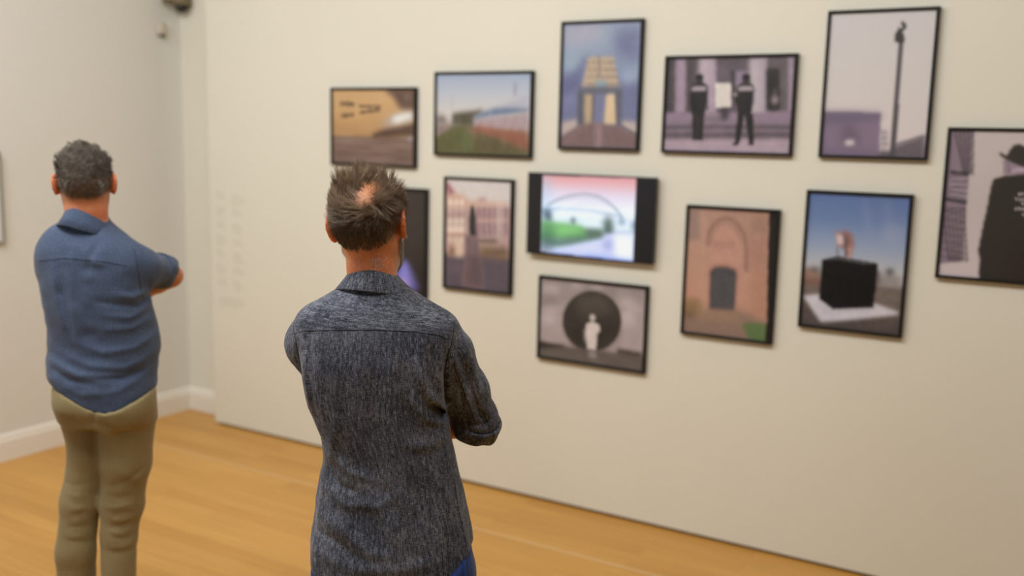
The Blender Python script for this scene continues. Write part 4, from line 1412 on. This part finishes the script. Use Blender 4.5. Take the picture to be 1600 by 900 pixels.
FOLD1 = [
    # right armhole and the pull folds that run from the armpit
    ([(.150, 1.335), (.146, 1.28), (.150, 1.22), (.160, 1.17)], -.010, .006),
    ([(.138, 1.33), (.133, 1.27), (.138, 1.21)], .005, .010),
    ([(.080, 1.31), (.105, 1.245), (.130, 1.205), (.156, 1.185)], .012, .010),
    ([(.095, 1.262), (.118, 1.215), (.140, 1.188)], -.006, .006),
    ([(.060, 1.25), (.10, 1.185), (.150, 1.150)], .006, .011),
    ([(.080, 1.20), (.115, 1.165), (.155, 1.150)], -.004, .006),
    ([(.118, 1.215), (.138, 1.190), (.150, 1.172)], -.020, .007),
    ([(.05, 1.13), (.11, 1.12), (.165, 1.135)], .004, .012),
    # left side
    ([(-.178, 1.35), (-.172, 1.27), (-.160, 1.20)], -.007, .005),
    ([(-.160, 1.33), (-.158, 1.26), (-.145, 1.18)], .005, .008),
    ([(-.135, 1.30), (-.130, 1.22), (-.110, 1.13)], .004, .010),
    ([(-.09, 1.20), (-.10, 1.12), (-.115, 1.06)], .005, .012),
    ([(-.115, 1.10), (-.06, 1.06), (.02, 1.04)], .004, .010),
    ([(-.120, 1.06), (-.08, 1.025), (-.02, 1.01)], -.004, .007),
    ([(-.125, 1.02), (-.07, .985), (.0, .99), (.05, 1.02)], .004, .010),
    # lower back: long diagonal drag folds
    ([(-.04, 1.04), (.02, .96), (.04, .88)], .005, .016),
    ([(.02, 1.06), (.07, .98), (.10, .88)], .004, .014),
    ([(-.135, .95), (-.08, .93), (-.02, .885), (.06, .875)], .005, .014),
    ([(-.140, .91), (-.09, .90), (-.03, .86)], -.004, .008),
    ([(-.140, .865), (-.05, .845), (.05, .850), (.15, .87)], .004, .014),
    ([(.10, 1.09), (.16, 1.00), (.18, .92)], .004, .012),
    ([(.16, 1.02), (.18, .95), (.195, .88)], -.003, .006),
    # upper back
    ([(-.02, 1.375), (-.022, 1.28), (-.03, 1.17)], .003, .014),
    ([(.045, 1.375), (.04, 1.30), (.05, 1.22)], .003, .012),
    ([(-.09, 1.375), (-.085, 1.30), (-.09, 1.22)], .003, .012),
    ([(.10, 1.37), (.095, 1.32), (.10, 1.27)], .003, .009),
]
SFOLD1 = [  # sleeve, seen from behind
    ([(.156, 1.345), (.180, 1.28), (.202, 1.20), (.222, 1.145)], .007, .006),
    ([(.168, 1.335), (.196, 1.27), (.222, 1.19), (.245, 1.14)], -.006, .005),
    ([(.190, 1.345), (.214, 1.28), (.236, 1.21)], .005, .007),
    ([(.178, 1.27), (.176, 1.22), (.182, 1.17), (.195, 1.135)], .005, .008),
    ([(.186, 1.25), (.192, 1.20), (.205, 1.155)], -.003, .005),
    ([(.195, 1.150), (.222, 1.138), (.250, 1.142), (.268, 1.165)], -.008, .006),
    ([(.20, 1.140), (.225, 1.135), (.243, 1.145)], .005, .006),
    ([(.240, 1.190), (.256, 1.165), (.264, 1.135)], .005, .006),
    ([(.236, 1.170), (.246, 1.145), (.254, 1.120)], -.005, .005),
]


def hem1(x, y):
    back = np.interp(x, [-.16, -.145, -.11, -.05, .03, .118, .160, .205, .222], [.820, .800, .765, .742, .738, .786, .816, .850, .864])
    return back


def shirt1():
    arms = SL1R + SL1L
    def fn(P):
        ft = evaluate(P, [TOR1]); fa = evaluate(P, SL1R); fl = evaluate(P, SL1L)
        v = 0.0026 * (1 - np.abs(n3(P, (16, 16, 4.2), 3.1)) * 2.2) + .0018 * n3(P, (34, 34, 11), 9.0) + .0007 * n3(P, (70, 70, 26), 5)
        ft = ft - v * (0.4 + .6 * ss(1.42 - P[:, 2], 0, .06))
        ft = apply_folds(P, ft, FOLD1)
        fa = fa - .0022 * n3(P @ np.array([[1, 0, .33], [0, 1, 0], [-.33, 0, 1]]), (34, 34, 8), 1.7) - .0008 * n3(P, (70, 70, 30), 4)
        fa = apply_folds(P, fa, SFOLD1, .10)
        fl = fl - .0025 * n3(P, (34, 34, 12), 6.7)
        f = smin(smin(ft, fa, .022), fl, .022)
        # straight lower edge, hollow inside the hem
        hz = hem1(P[:, 0], P[:, 1])
        f = smax(f, hz - P[:, 2], .004)
        inner = ft + .007
        return np.where(P[:, 2] < hz + .03, smax(f, -smax(inner, P[:, 2] - hz - .024, .004), .003), f)
    V, Q = surface(fn, (-.30, -.24, .70), (.34, .34, 1.52), .0038)
    V = relax(V, Q, 2, .45)
    o = fast_mesh('shirt', V, Q, M_CHAM, P1)
    ft = evaluate(V, [TOR1]); fa = evaluate(V, SL1R); fl = evaluate(V, SL1L)
    x, y = TOR1.loc(V); cx = np.interp(V[:, 2], TOR1.z, TOR1.cx)
    uv = np.stack([np.arctan2(x - cx, -y) * .14, V[:, 2] + .012 * np.sin(V[:, 0] * 9), V[:, 0] * 0], -1)
    for fld, a, b, o_ in ((fa, RS, RE, 1.7), (fl, LS, LE, 3.1)):
        a, b = np.array(a), np.array(b); ax = (b - a) / np.linalg.norm(b - a); u = np.cross(ax, [0, 1, 0]); u /= np.linalg.norm(u); vv = np.cross(ax, u)
        D = V - a; m = fld < ft
        uv[m, 0] = np.arctan2(D[m] @ vv, D[m] @ u) * .055 + o_; uv[m, 1] = D[m] @ ax + o_
    yoke = (V[:, 2] > np.interp(V[:, 0], [-.2, 0, .15], [1.368, 1.383, 1.372])) & (uv[:, 0] < 1)
    t_ = uv[yoke].copy(); uv[yoke, 0] = t_[:, 1] * 1.0 + 5; uv[yoke, 1] = t_[:, 0]
    set_attr(o, 'cuv', uv, 'FLOAT_VECTOR')
    D = lambda nm, pts, m, r, l=.0003: drape(nm, V, Q, pts, m, o, r, l)
    D('yoke_seam', [(-.190, 1.352), (-.165, 1.366), (-.10, 1.377), (0, 1.382), (.08, 1.379), (.135, 1.368), (.160, 1.352)], M_SEAM1, .0011, -.0002)
    D('armhole_seam', [(.168, 1.392), (.163, 1.36), (.152, 1.32), (.146, 1.27), (.150, 1.225)], M_SEAM1, .0012, -.0002)
    D('armhole_seam', [(-.186, 1.372), (-.178, 1.33), (-.170, 1.28), (-.158, 1.22)], M_SEAM1, .0012, -.0002)
    D('side_seam', [(.172, 1.03), (.180, .97), (.192, .91), (.204, .865), (.208, .845)], M_SEAM1, .0011, -.0002)
    D('sleeve_seam', [(.166, 1.30), (.188, 1.24), (.207, 1.19), (.222, 1.15)], M_SEAM1, .0010, -.0002)
    hx = [-.13, -.10, -.05, .0, .05, .10, .14, .18, .21]
    D('hem_stitching', [(x_, float(hem1(np.array([x_]), 0)[0]) + .008) for x_ in hx], M_STITCH, .0007)
    # collar
    def prof(a):
        k = (abs(a) / math.radians(152)) ** 1.6        # 0 back .. 1 front
        up = .040 - .034 * k; fall = -.006 - .020 * k - .022 * max(0, k - .75) / .25
        w_ = 1.0
        return [(.0545, .0590, -.020), (.0540, .0575, .015), (.0535, .0565, up - .004), (.0548, .0580, up), (.0575, .0610, up + .0005), (.0600, .0640, up - .004),
                (.0700, .0740, (up + fall) / 2 + .003), (.0840 + .010 * k, .0860 + .012 * k, fall + .001), (.0828 + .010 * k, .0848 + .012 * k, fall - .0015), (.0690, .0725, (up + fall) / 2 - .004), (.0610, .0640, .010), (.0600, .0635, -.012)]
    Rc = rotm(TH1 * 2.0, math.radians(-8), math.radians(-1))
    c1 = collar('collar', (-.007, .006, 1.456), Rc, prof, M_CHAM, o)
    # rolled cuffs
    cuff('cuff', (.236, .028, 1.142), (.228, .052, 1.100), .053, .048, .0065, M_CHAM, o, seed=1)
    cuff('cuff', tuple(el + lfd * .0), tuple(el + lfd * .06), .050, .048, .0042, M_CHAM, o, seed=2)
    return o


def trousers(parent, pr, over, hem, mat, folds, lo, hi, h=.006, seed=0.0, name='trousers'):
    def fn(P):
        f = evaluate(P, pr)
        low = 1 - ss(P[:, 2], .30, .75)
        f = f - .0026 * n3(P, (14, 14, 22), seed) * (.35 + low) - .002 * n3(P, (26, 26, 9), seed + 3)
        f = apply_folds(P, f, folds, .12)
        f = smax(f, evaluate(P, [over]) + .012 - ss(hem(P[:, 0], 0) - P[:, 2], -.010, .030) * 3.0, .006)
        return smax(f, .045 - P[:, 2], .004)
    V, Q = surface(fn, lo, hi, h)
    V = relax(V, Q, 2, .45)
    o = fast_mesh(name, V, Q, mat, parent)
    uv = np.stack([np.arctan2(V[:, 0], -V[:, 1]) * .15 + V[:, 0], V[:, 2], V[:, 0] * 0], -1)
    set_attr(o, 'cuv', uv, 'FLOAT_VECTOR')
    return o, V, Q


M_NAVY = cloth_material('navy_cotton', (18, 34, 78), (34, 56, 110), (58, 82, 138), .5, (700, 300), .15)
LEG1 = [RC((-.062, .0, .78), (-.076, .03, .50), .088, .066, .02), RC((-.076, .03, .50), (-.082, .0, .07), .066, .056, .02),
        RC((.138, -.02, .78), (.152, -.01, .50), .088, .066, .02), RC((.152, -.01, .50), (.162, -.03, .07), .066, .056, .02)]
TP1 = [TORSO([(.99, -.128, .196, -.100, .100), (.93, -.136, .206, -.112, .106), (.86, -.141, .216, -.122, .108), (.80, -.146, .226, -.126, .108), (.77, -.146, .229, -.122, .106)], TH1, n=2.2, k=.03),
       EL((-.02, -.055, .80), (.085, .085, .09), k=.03), EL((.12, -.075, .80), (.09, .085, .09), k=.03)] + LEG1


def garment1(P):
    hz = hem1(P[:, 0], P[:, 1]) + .012
    return np.minimum(np.minimum(evaluate(P, [TOR1] + SL1R + SL1L) + np.where(P[:, 2] < hz, .5, 0), evaluate(P, TP1)), P[:, 2] - .12)


body1()
shirt1()
tro1, TV, TQ = trousers(P1, TP1, TOR1, hem1, M_NAVY, [([(.10, .72), (.16, .70), (.21, .72)], .005, .01), ([(-.14, .70), (-.08, .69), (0, .72)], .005, .01)], (-.26, -.24, .03), (.36, .24, 1.0), .006, 2.0)
M_NAVYT = plain('navy_stitch', (12, 20, 52), 0.9)
M_RIVET = plain('copper_rivet', (150, 96, 66), 0.35, metal=0.8)


def trouser_details1():
    tree = BVHTree.FromPolygons([Vector(v) for v in TV.astype(float)], [tuple(q) for q in TQ.tolist()])
    drape('pocket_seam', TV, TQ, [(.196, .800), (.170, .795), (.140, .787)], M_NAVYT, tro1, .0011)
    drape('pocket_seam', TV, TQ, [(.196, .800), (.205, .770), (.210, .73)], M_NAVYT, tro1, .0011)
    drape('belt_loop', TV, TQ, [(.190, .872), (.194, .815)], M_NAVY, tro1, .0042, .001)
    h_ = tree.ray_cast(Vector((.198, -1, .798)), Vector((0, 1, 0)))
    if h_[0]:
        bm = bmesh.new(); bmesh.ops.create_uvsphere(bm, u_segments=12, v_segments=8, radius=.0028)
        for v in bm.verts: v.co += h_[0]
        bm_obj('rivet', bm, M_RIVET, tro1, True)


trouser_details1()
M_LEATH = plain('brown_leather', (82, 54, 36), 0.45, noise=.1)
M_SOLE = plain('dark_rubber_sole', (30, 27, 25), 0.8)
shoe('shoe', (-.080, .0, .09), (.05, 1), M_LEATH, M_SOLE, P1)
shoe('shoe', (.160, -.03, .09), (.30, 1), M_LEATH, M_SOLE, P1)


def skull_points(n, rng, c, R, s=1.0):
    """random points on the skull ellipsoid with normals (head frame)"""
    u = rng.normal(0, 1, (n, 3)); u /= np.linalg.norm(u, axis=1, keepdims=True)
    r = np.array([.0755, .0945, .0865])
    p_ = u * r + np.array([0, -.008, 0]); nn = u / r; nn /= np.linalg.norm(nn, axis=1, keepdims=True)
    return p_, nn


def unit(a): return a / (np.linalg.norm(a, axis=-1, keepdims=True) + 1e-9)


def hair1():
    g = np.random.default_rng(5)
    p_, nn = skull_points(42000, g, HC1, HR1)
    x, y, z = p_.T
    hl = -.070 + .018 * ss(np.abs(x), .03, .07) + .030 * ss(y, -.03, .03) + .075 * ss(y, .03, .085) + .004 * np.sin(x * 90)
    ear = (np.abs(x) > .060) & (z < .014) & (y > -.026)
    keep = (z > hl) & ~ear
    bx = x - .030 + .005 * np.sin(z * 50)
    bald = np.exp(-((bx / .021) ** 2 + ((z - .050) / .032) ** 2) ** 1.6) * (y < 0)
    keep &= g.random(len(x)) > bald * .95
    keep &= g.random(len(x)) < (.35 + .65 * ss(z, hl, hl + .03))
    top0 = ss(z, .045, .075)
    keep &= g.random(len(x)) < 1 - .35 * top0
    p_, nn = p_[keep], nn[keep]; x, y, z = p_.T
    top = ss(z, .035, .070); low = 1 - ss(z, -.045, .035)
    cxz = np.array([.030, .048]); dx, dz = x - cxz[0], z - cxz[1]; r = np.hypot(dx, dz) + 1e-6
    rad = np.stack([dx / r, 0 * r, dz / r], -1); tan = np.stack([dz / r, 0 * r, -dx / r], -1)
    near = np.exp(-(r / .055) ** 2) * (y < 0)
    left = ss(-x, -.02, .02) * (1 - low); right = ss(x, .025, .055) * (1 - low)
    flow = rad * (1.0 - .85 * left)[:, None] + tan * (near * .5 * (x > .02))[:, None]
    flow += np.array([0, 0, -1.0]) * (low * 1.4)[:, None]
    flow += np.stack([-.30 + 0 * x, .12 + 0 * x, 1.3 + 0 * x], -1) * left[:, None]
    flow += np.stack([.55 + 0 * x, -.1 + 0 * x, .8 + 0 * x], -1) * right[:, None]
    under = np.exp(-((z - .008) / .020) ** 2) * (1 - ss(np.abs(x - .015), .03, .06)) * (y < 0)
    flow += np.stack([-1.9 + 0 * x, 0 * x, .55 + 0 * x], -1) * under[:, None]
    cl = g.normal(0, 1, (60, 3)); ph = (np.floor(x * 90) * 7 + np.floor(z * 90) * 13 + np.floor(y * 70) * 5).astype(int) % 60
    flow += cl[ph] * .22 + g.normal(0, .14, flow.shape)
    flow = unit(flow - nn * (flow * nn).sum(1, keepdims=True))
    lift = .20 + .45 * right + .12 * left - .08 * low + .18 * (1 - low) - .15 * under
    d = unit(flow + nn * lift[:, None])
    spike = unit(np.stack([x * 5.0 + .10, .05 + 0 * x, 1.0 + 0 * x], -1) + cl[ph] * .30)
    d = unit(d * (1 - top)[:, None] + spike * (1.25 * top)[:, None])
    bend = unit(flow * .75 * (1 - top)[:, None] + nn * .12 + np.array([0, 0, 1.0]) * (.45 * (1 - low))[:, None] + spike * top[:, None] + np.stack([x * 4, 0 * x, 0 * x], -1) * (1 - low)[:, None])
    ln = .014 + .014 * (1 - low) + .014 * top + .010 * left + .006 * right + .008 * under
    side = ss(np.abs(x), .050, .068) * low; ln *= 1 - .45 * side
    ln *= g.uniform(.55, 1.25, len(ln)); ln *= 1 - .45 * near * (dz > -.02)
    grey = np.clip(.35 * g.random(len(x)) ** 2 + .55 * side + .10 * low + (g.random(len(x)) > .95) * .5, 0, 1)
    mixt = np.clip(.25 + .75 * (1 - low) * g.random(len(x)), 0, 1)[:, None]
    col = (lin((74, 58, 43)) * (1 - mixt) + lin((160, 130, 98)) * mixt) * (1 - .45 * low * (1 - side))[:, None]
    col = col * (1 - grey[:, None]) + lin((164, 154, 140)) * grey[:, None]
    R, c = HR1, np.array(HC1)
    strands('hair', c + p_ @ R.T - (nn @ R.T) * .001, d @ R.T, ln, M_HAIR, P1, col, .00030, bend @ R.T, 6, (1900, .66), .0, .14, 3)
    # grey stubble beard and neck down
    nk = np.stack([g.normal(.030, .011, 150), np.full(150, -.04), g.normal(-.098, .010, 150)], -1)
    q, n2 = [], []
    m = 3800
    t = g.uniform(0, 1, m); sd = np.where(g.random(m) < .5, -1, 1)
    ax = sd * (.060 - .045 * t); ay = .004 + .078 * t; az = -.050 - .062 * t + g.uniform(-.022, .018, m)
    q = np.stack([ax, ay, az], -1); out = unit(np.stack([sd * (1 - t) + .2 * sd, t * 1.0, -.4 + 0 * t], -1))
    tree = BVHTree.FromPolygons([v.co.copy() for v in bpy.data.objects['body'].data.vertices], [tuple(pp.vertices) for pp in bpy.data.objects['body'].data.polygons])
    q = np.vstack([q, nk]); out = np.vstack([out, np.tile([.35, -1.0, .0], (150, 1))])
    W = c + q @ R.T; OUT = unit(out) @ R.T; rt, dr = [], []
    for a_, b_ in zip(W, OUT):
        h_ = tree.ray_cast(Vector(a_ + b_ * .06), Vector(-b_))
        if h_[0] is not None: rt.append(np.array(h_[0])); dr.append(b_ + np.array([0, 0, -.9]))
    rt = np.array(rt); dr = np.array(dr)
    cc = lin((240, 234, 226))[None] * g.uniform(.5, 1.1, (len(rt), 1))
    strands('beard', rt, dr, g.uniform(.005, .010, len(rt)), M_HAIR, P1, cc, .00028, None, 3, None, 0, .3, 4)


hair1()

# ------------------------------------------------------------------ farther man (blue shirt, khaki trousers)
A2 = math.radians(-53.536)
P2 = make_person('person', (-2.65397, -2.17435, 0), -A2, 'farther man at left, seen from behind in a blue shirt and khaki trousers, arms folded')
TH2 = math.radians(33)
M_BLUE = cloth_material('washed_blue_cotton', (46, 57, 78), (69, 83, 108), (96, 110, 138), .35, (500, 200), .2)
M_KHAKI = cloth_material('khaki_cotton', (110, 97, 64), (138, 124, 88), (160, 146, 108), .35, (600, 300), .2)
HC2 = (-.034, .020, 1.640); HR2 = rotm(math.radians(2), math.radians(-3), math.radians(1))
rows2 = [(1.560, -.080, .018, -.044, .052), (1.535, -.084, .024, -.050, .060), (1.512, -.096, .030, -.062, .064), (1.492, -.134, .050, -.078, .072), (1.468, -.158, .080, -.092, .080), (1.44, -.172, .106, -.104, .090),
         (1.40, -.178, .124, -.114, .100), (1.35, -.176, .132, -.120, .112), (1.30, -.170, .136, -.122, .125), (1.25, -.164, .146, -.122, .140),
         (1.20, -.158, .158, -.120, .150), (1.147, -.156, .166, -.116, .156), (1.10, -.160, .162, -.116, .152), (1.06, -.166, .156, -.122, .146), (1.02, -.164, .154, -.128, .140), (.98, -.154, .153, -.130, .134), (.90, -.148, .150, -.130, .13)]
RS2, RE2, RW2 = (.092, -.045, 1.400), (.216, .120, 1.314), (.060, .280, 1.240)
LS2, LE2, LW2 = (-.118, .060, 1.390), (-.106, .250, 1.240), (.085, .272, 1.220)


def body2():
    sk = [(z, l * .88, r * .88, b * .86, f * .88) for z, l, r, b, f in rows2 if .94 < z < 1.45]
    pr = [TORSO(sk, TH2, k=.04), RC((-.030, .0, 1.44), (-.032, .006, 1.50), .060, .052, .04),
          RC((-.03, .0, 1.46), RS2, .05, .048, .05), RC((-.03, .0, 1.46), LS2, .05, .048, .05), RC(RS2, RE2, .048, .040, .03), RC(LS2, LE2, .048, .040, .03)]
    ou = [RC((-.031, .002, 1.48), (-.033, .008, 1.54), .052, .058, .02), RC((-.033, .008, 1.54), (-.034, .016, 1.60), .058, .060, .02)]
    for e, w_ in ((RE2, RW2), (LE2, LW2)):
        e, w_ = np.array(e), np.array(w_)
        ou += [RC(e, e + (w_ - e) * .3, .040, .042, .015), RC(e + (w_ - e) * .3, w_, .042, .028, .015)]
    pr += leg_prims((-.070, .05, .92), (-.086, .03, .50), (-.112, .03, .09), toe=(.45, 1))
    pr += leg_prims((.058, -.03, .92), (.040, -.03, .50), (.012, -.07, .09), toe=(.7, 1))
    ou += hand_prims(RW2, (-.85, .0, -.05), (.3, -1, .1), -1, curl=(14, 20, 14), thumb=(.8, .1))
    ou += hand_prims((.078, .262, 1.228), (.62, -.76, .10), (.2, -.1, 1), 1, curl=(16, 30, 30), thumb=(.9, .1))
    ou += head_prims(HC2, HR2, 1.0)
    V, Q = surface(lambda P: clothed(P, pr, ou, garment2), (-.42, -.34, -.01), (.42, .46, 1.77), .0048)
    V = relax(V, Q, 2, .5)
    def scalp(x, y, z):
        line = -.064 + .020 * ss(np.abs(x), .03, .07) + .050 * ss(y, -.03, .03) + .075 * ss(y, .03, .085)
        return ss(z, line - .01, line + .012) * (1 - ss(np.abs(x), .072, .082) * (z < .02)) * .9, lin((56, 50, 44))
    def stub(x, y, z): return ((1 - ss(z, -.062, -.035)) * ss(y, .01, .04) * ss(z, -.145, -.125)) * .35, lin((140, 122, 110))
    o = fast_mesh('body', V, Q, M_SKIN, P2)
    set_attr(o, 'col', body_colours(V, HC2, HR2, scalp, stub, lin((204, 138, 98))))


TOR2 = TORSO(rows2, TH2, k=.03)
r2 = np.array(RE2); r2s = np.array(RS2); ua = (r2 - r2s) / np.linalg.norm(r2 - r2s)
SL2R = [RC((.078, -.045, 1.378), (.112, -.022, 1.364), .062, .062, .03), RC((.112, -.022, 1.364), tuple(r2 - ua * .062), .062, .052, .02)]
SL2L = [RC((-.108, .030, 1.385), (-.118, .07, 1.37), .056, .056, .04), RC((-.118, .07, 1.37), (-.112, .215, 1.27), .056, .052, .02)]
FOLD2 = [([(-.05, 1.44), (-.03, 1.40), (.02, 1.385)], .004, .010), ([(.0, 1.455), (-.03, 1.41), (-.035, 1.36)], -.004, .008), ([(-.07, 1.45), (-.08, 1.40), (-.07, 1.34)], .004, .010),
         ([(-.135, 1.40), (-.130, 1.30), (-.10, 1.17)], .006, .012), ([(-.115, 1.36), (-.108, 1.27), (-.085, 1.18)], -.005, .008), ([(-.09, 1.33), (-.08, 1.22), (-.06, 1.10)], .006, .012),
         ([(.14, 1.275), (.10, 1.255), (.05, 1.265), (-.02, 1.28)], -.006, .008), ([(.145, 1.30), (.09, 1.285), (.03, 1.30)], .006, .010), ([(.14, 1.25), (.08, 1.225), (.0, 1.235)], .006, .010),
         ([(.15, 1.22), (.08, 1.19), (-.01, 1.19)], .004, .009), ([(.16, 1.16), (.09, 1.13), (.0, 1.12), (-.08, 1.15)], .005, .010), ([(.14, 1.10), (.06, 1.07), (-.04, 1.08), (-.12, 1.11)], .006, .012),
         ([(.13, 1.06), (.05, 1.035), (-.05, 1.045)], -.005, .008), ([(-.15, 1.085), (-.08, 1.05), (.02, 1.045)], .007, .010), ([(-.16, 1.065), (-.10, 1.03), (-.02, 1.02)], -.005, .007),
         ([(-.155, 1.03), (-.07, .99), (.03, 1.0), (.12, 1.04)], .005, .012), ([(.145, 1.40), (.135, 1.34), (.140, 1.28)], -.006, .006)]


def hem2(x, y):
    return np.interp(x, [-.19, -.165, -.146, -.10, -.066, -.035, -.005, .025, .067, .11, .151, .18], [1.030, 1.010, .993, .962, .942, .930, .925, .930, .948, .966, .980, .990])


def shirt2():
    def fn(P):
        ft = evaluate(P, [TOR2]); fa = evaluate(P, SL2R + SL2L)
        ft = ft - (.0034 * n3(P, (11, 11, 16), 3.3) + .0018 * n3(P, (26, 26, 40), 8.0)) * ss(1.47 - P[:, 2], 0, .05)
        ft = apply_folds(P, ft, FOLD2)
        fa = fa - .0022 * n3(P, (26, 26, 30), 5.7)
        f = smin(ft, fa, .03)
        hz = hem2(P[:, 0], P[:, 1]); f = smax(f, hz - P[:, 2], .004)
        return np.where(P[:, 2] < hz + .03, smax(f, -smax(ft + .008, P[:, 2] - hz - .022, .004), .003), f)
    V, Q = surface(fn, (-.30, -.28, .88), (.34, .36, 1.57), .005)
    V = relax(V, Q, 2, .45)
    o = fast_mesh('shirt', V, Q, M_BLUE, P2)
    set_attr(o, 'cuv', np.stack([np.arctan2(V[:, 0], -V[:, 1]) * .15, V[:, 2], V[:, 0] * 0], -1), 'FLOAT_VECTOR')
    D = lambda nm, pts, m, r, l=-.0002: drape(nm, V, Q, pts, m, o, r, l)
    sm = plain('blue_seam', (34, 44, 66), .9)
    D('yoke_seam', [(-.170, 1.39), (-.10, 1.405), (.0, 1.40), (.08, 1.38)], sm, .0013)
    D('armhole_seam', [(.098, 1.43), (.105, 1.38), (.112, 1.31), (.120, 1.27)], sm, .0013)
    D('hem_stitching', [(x_, float(hem2(np.array([x_]), 0)[0]) + .010) for x_ in np.linspace(-.15, .14, 12)], sm, .0012)
    def prof(a):
        k = (abs(a) / math.radians(152)) ** 1.4; up = .046 - .060 * k; fall = -.010 - .034 * k
        return [(.062, .066, -.012), (.0615, .065, .02), (.0612, .0645, up - .004), (.063, .066, up), (.066, .069, up), (.069, .072, up - .004), (.075, .079, (up + fall) / 2),
                (.083 + .02 * k, .088 + .012 * k, fall), (.081 + .02 * k, .086 + .012 * k, fall - .002), (.073, .076, (up + fall) / 2 - .005), (.067, .070, .008), (.066, .069, -.012)]
    collar('collar', (-.030, .006, 1.498), rotm(TH2 * 1.3, math.radians(-9), math.radians(-7)), prof, M_BLUE, o)
    cuff('cuff', tuple(r2 - ua * .088), tuple(r2 - ua * .034), .054, .051, .0045, M_BLUE, o, seed=4)
    l2 = np.array((-.112, .215, 1.27)); ul = (np.array(LE2) - l2) / np.linalg.norm(np.array(LE2) - l2)
    cuff('cuff', tuple(l2 - ul * .03), tuple(l2 + ul * .02), .054, .052, .0045, M_BLUE, o, seed=5)


LEG2 = [RC((-.060, .045, .88), (-.052, .035, .76), .080, .067, .02), RC((-.052, .035, .76), (-.086, .03, .60), .067, .061, .02), RC((-.086, .03, .60), (-.108, .02, .44), .062, .059, .02), RC((-.108, .02, .44), (-.114, .02, .07), .059, .060, .02),
        RC((.060, -.035, .88), (.052, -.035, .74), .088, .077, .02), RC((.052, -.035, .74), (.036, -.03, .60), .077, .066, .02), RC((.036, -.03, .60), (.024, -.04, .50), .066, .054, .02), RC((.024, -.04, .50), (.014, -.07, .30), .054, .053, .02), RC((.014, -.07, .30), (.012, -.075, .07), .053, .056, .02)]
KF = []
kr = random.Random(12)
for i, z in enumerate((.675, .645, .622, .600, .585, .560, .540, .512, .49)):
    a_, b_, c_ = (kr.uniform(-.010, .018) for _ in range(3))
    KF.append(([(-.15 + kr.uniform(0, .04), z + a_), (-.10, z - .004 + b_ * .4), (-.04 - kr.uniform(0, .03), z + c_)], kr.uniform(.002, .0042) * (1 if i % 2 else -.8), kr.uniform(.005, .009)))
    KF.append(([(-.02 + kr.uniform(0, .03), z + b_ - .03), (.03, z - .004 + a_ * .4 - .03), (.10 - kr.uniform(0, .03), z + c_ - .025)], kr.uniform(.0025, .005) * (1 if i % 2 else -.8), kr.uniform(.005, .010)))
KF += [([(-.02, .90), (.04, .868), (.12, .885)], -.007, .010), ([(-.12, .915), (-.08, .893), (-.04, .90)], -.006, .009), ([(.03, .74), (.08, .70), (.12, .72)], .004, .012), ([(.0, .68), (.05, .70), (.11, .74)], -.004, .008),
       ([(-.03, .96), (-.035, .92), (-.034, .885)], -.006, .007)]
TP2 = [TORSO([(1.04, -.140, .140, -.100, .120), (.98, -.142, .144, -.112, .116), (.93, -.140, .143, -.120, .110), (.885, -.134, .140, -.108, .100)], TH2, n=2.2, k=.03),
       EL((-.078, -.024, .945), (.058, .070, .068), k=.07), EL((.046, -.078, .935), (.074, .070, .076), k=.07)] + LEG2


def garment2(P):
    hz = hem2(P[:, 0], P[:, 1]) + .012
    return np.minimum(np.minimum(evaluate(P, [TOR2] + SL2R + SL2L) + np.where(P[:, 2] < hz, .5, 0), evaluate(P, TP2)), P[:, 2] - .12)


body2()
shirt2()
tro2, _, _ = trousers(P2, TP2, TOR2, hem2, M_KHAKI, KF, (-.28, -.26, .03), (.28, .26, 1.06), .0055, 5.0)
shoe('shoe', (-.112, .03, .09), (.45, 1), M_LEATH, M_SOLE, P2)
shoe('shoe', (.012, -.07, .09), (.7, 1), M_LEATH, M_SOLE, P2)


def hair2():
    g = np.random.default_rng(9)
    p_, nn = skull_points(15000, g, HC2, HR2)
    x, y, z = p_.T
    hl = -.062 + .020 * ss(np.abs(x), .03, .07) + .052 * ss(y, -.03, .03) + .075 * ss(y, .03, .085)
    keep = (z > hl) & ~((np.abs(x) > .060) & (z < .014) & (y > -.026))
    p_, nn = p_[keep], nn[keep]; x, y, z = p_.T
    low = 1 - ss(z, .0, .035); top = ss(z, .03, .07)
    flow = np.stack([x * 8 + .2 * np.sin(z * 60), 0 * x + .2 * top, 1.0 - 2.2 * low], -1) + g.normal(0, .25, (len(x), 3))
    flow = unit(flow - nn * (flow * nn).sum(1, keepdims=True))
    d = unit(flow + nn * (.35 + .7 * top + .2 * (1 - low))[:, None]); bend = unit(flow * .8 + nn * .1 + np.array([0, 0, -.5]) * (1 - top)[:, None] + np.stack([x * 6, 0 * x, 0 * x], -1))
    ln = (.006 + .026 * (1 - low) + .008 * top) * g.uniform(.5, 1.35, len(x))
    grey = np.clip(.25 * g.random(len(x)) + .75 * low * ss(np.abs(x), .025, .06) + .2 * low, 0, 1)
    col = lin((84, 74, 62)) * (1 - grey[:, None]) + lin((134, 130, 122)) * grey[:, None]
    strands('hair', np.array(HC2) + p_ @ HR2.T - (nn @ HR2.T) * .001, d @ HR2.T, ln, M_HAIR, P2, col, .00062, bend @ HR2.T, 5, (260, .75), 0, .2, 8)


hair2()
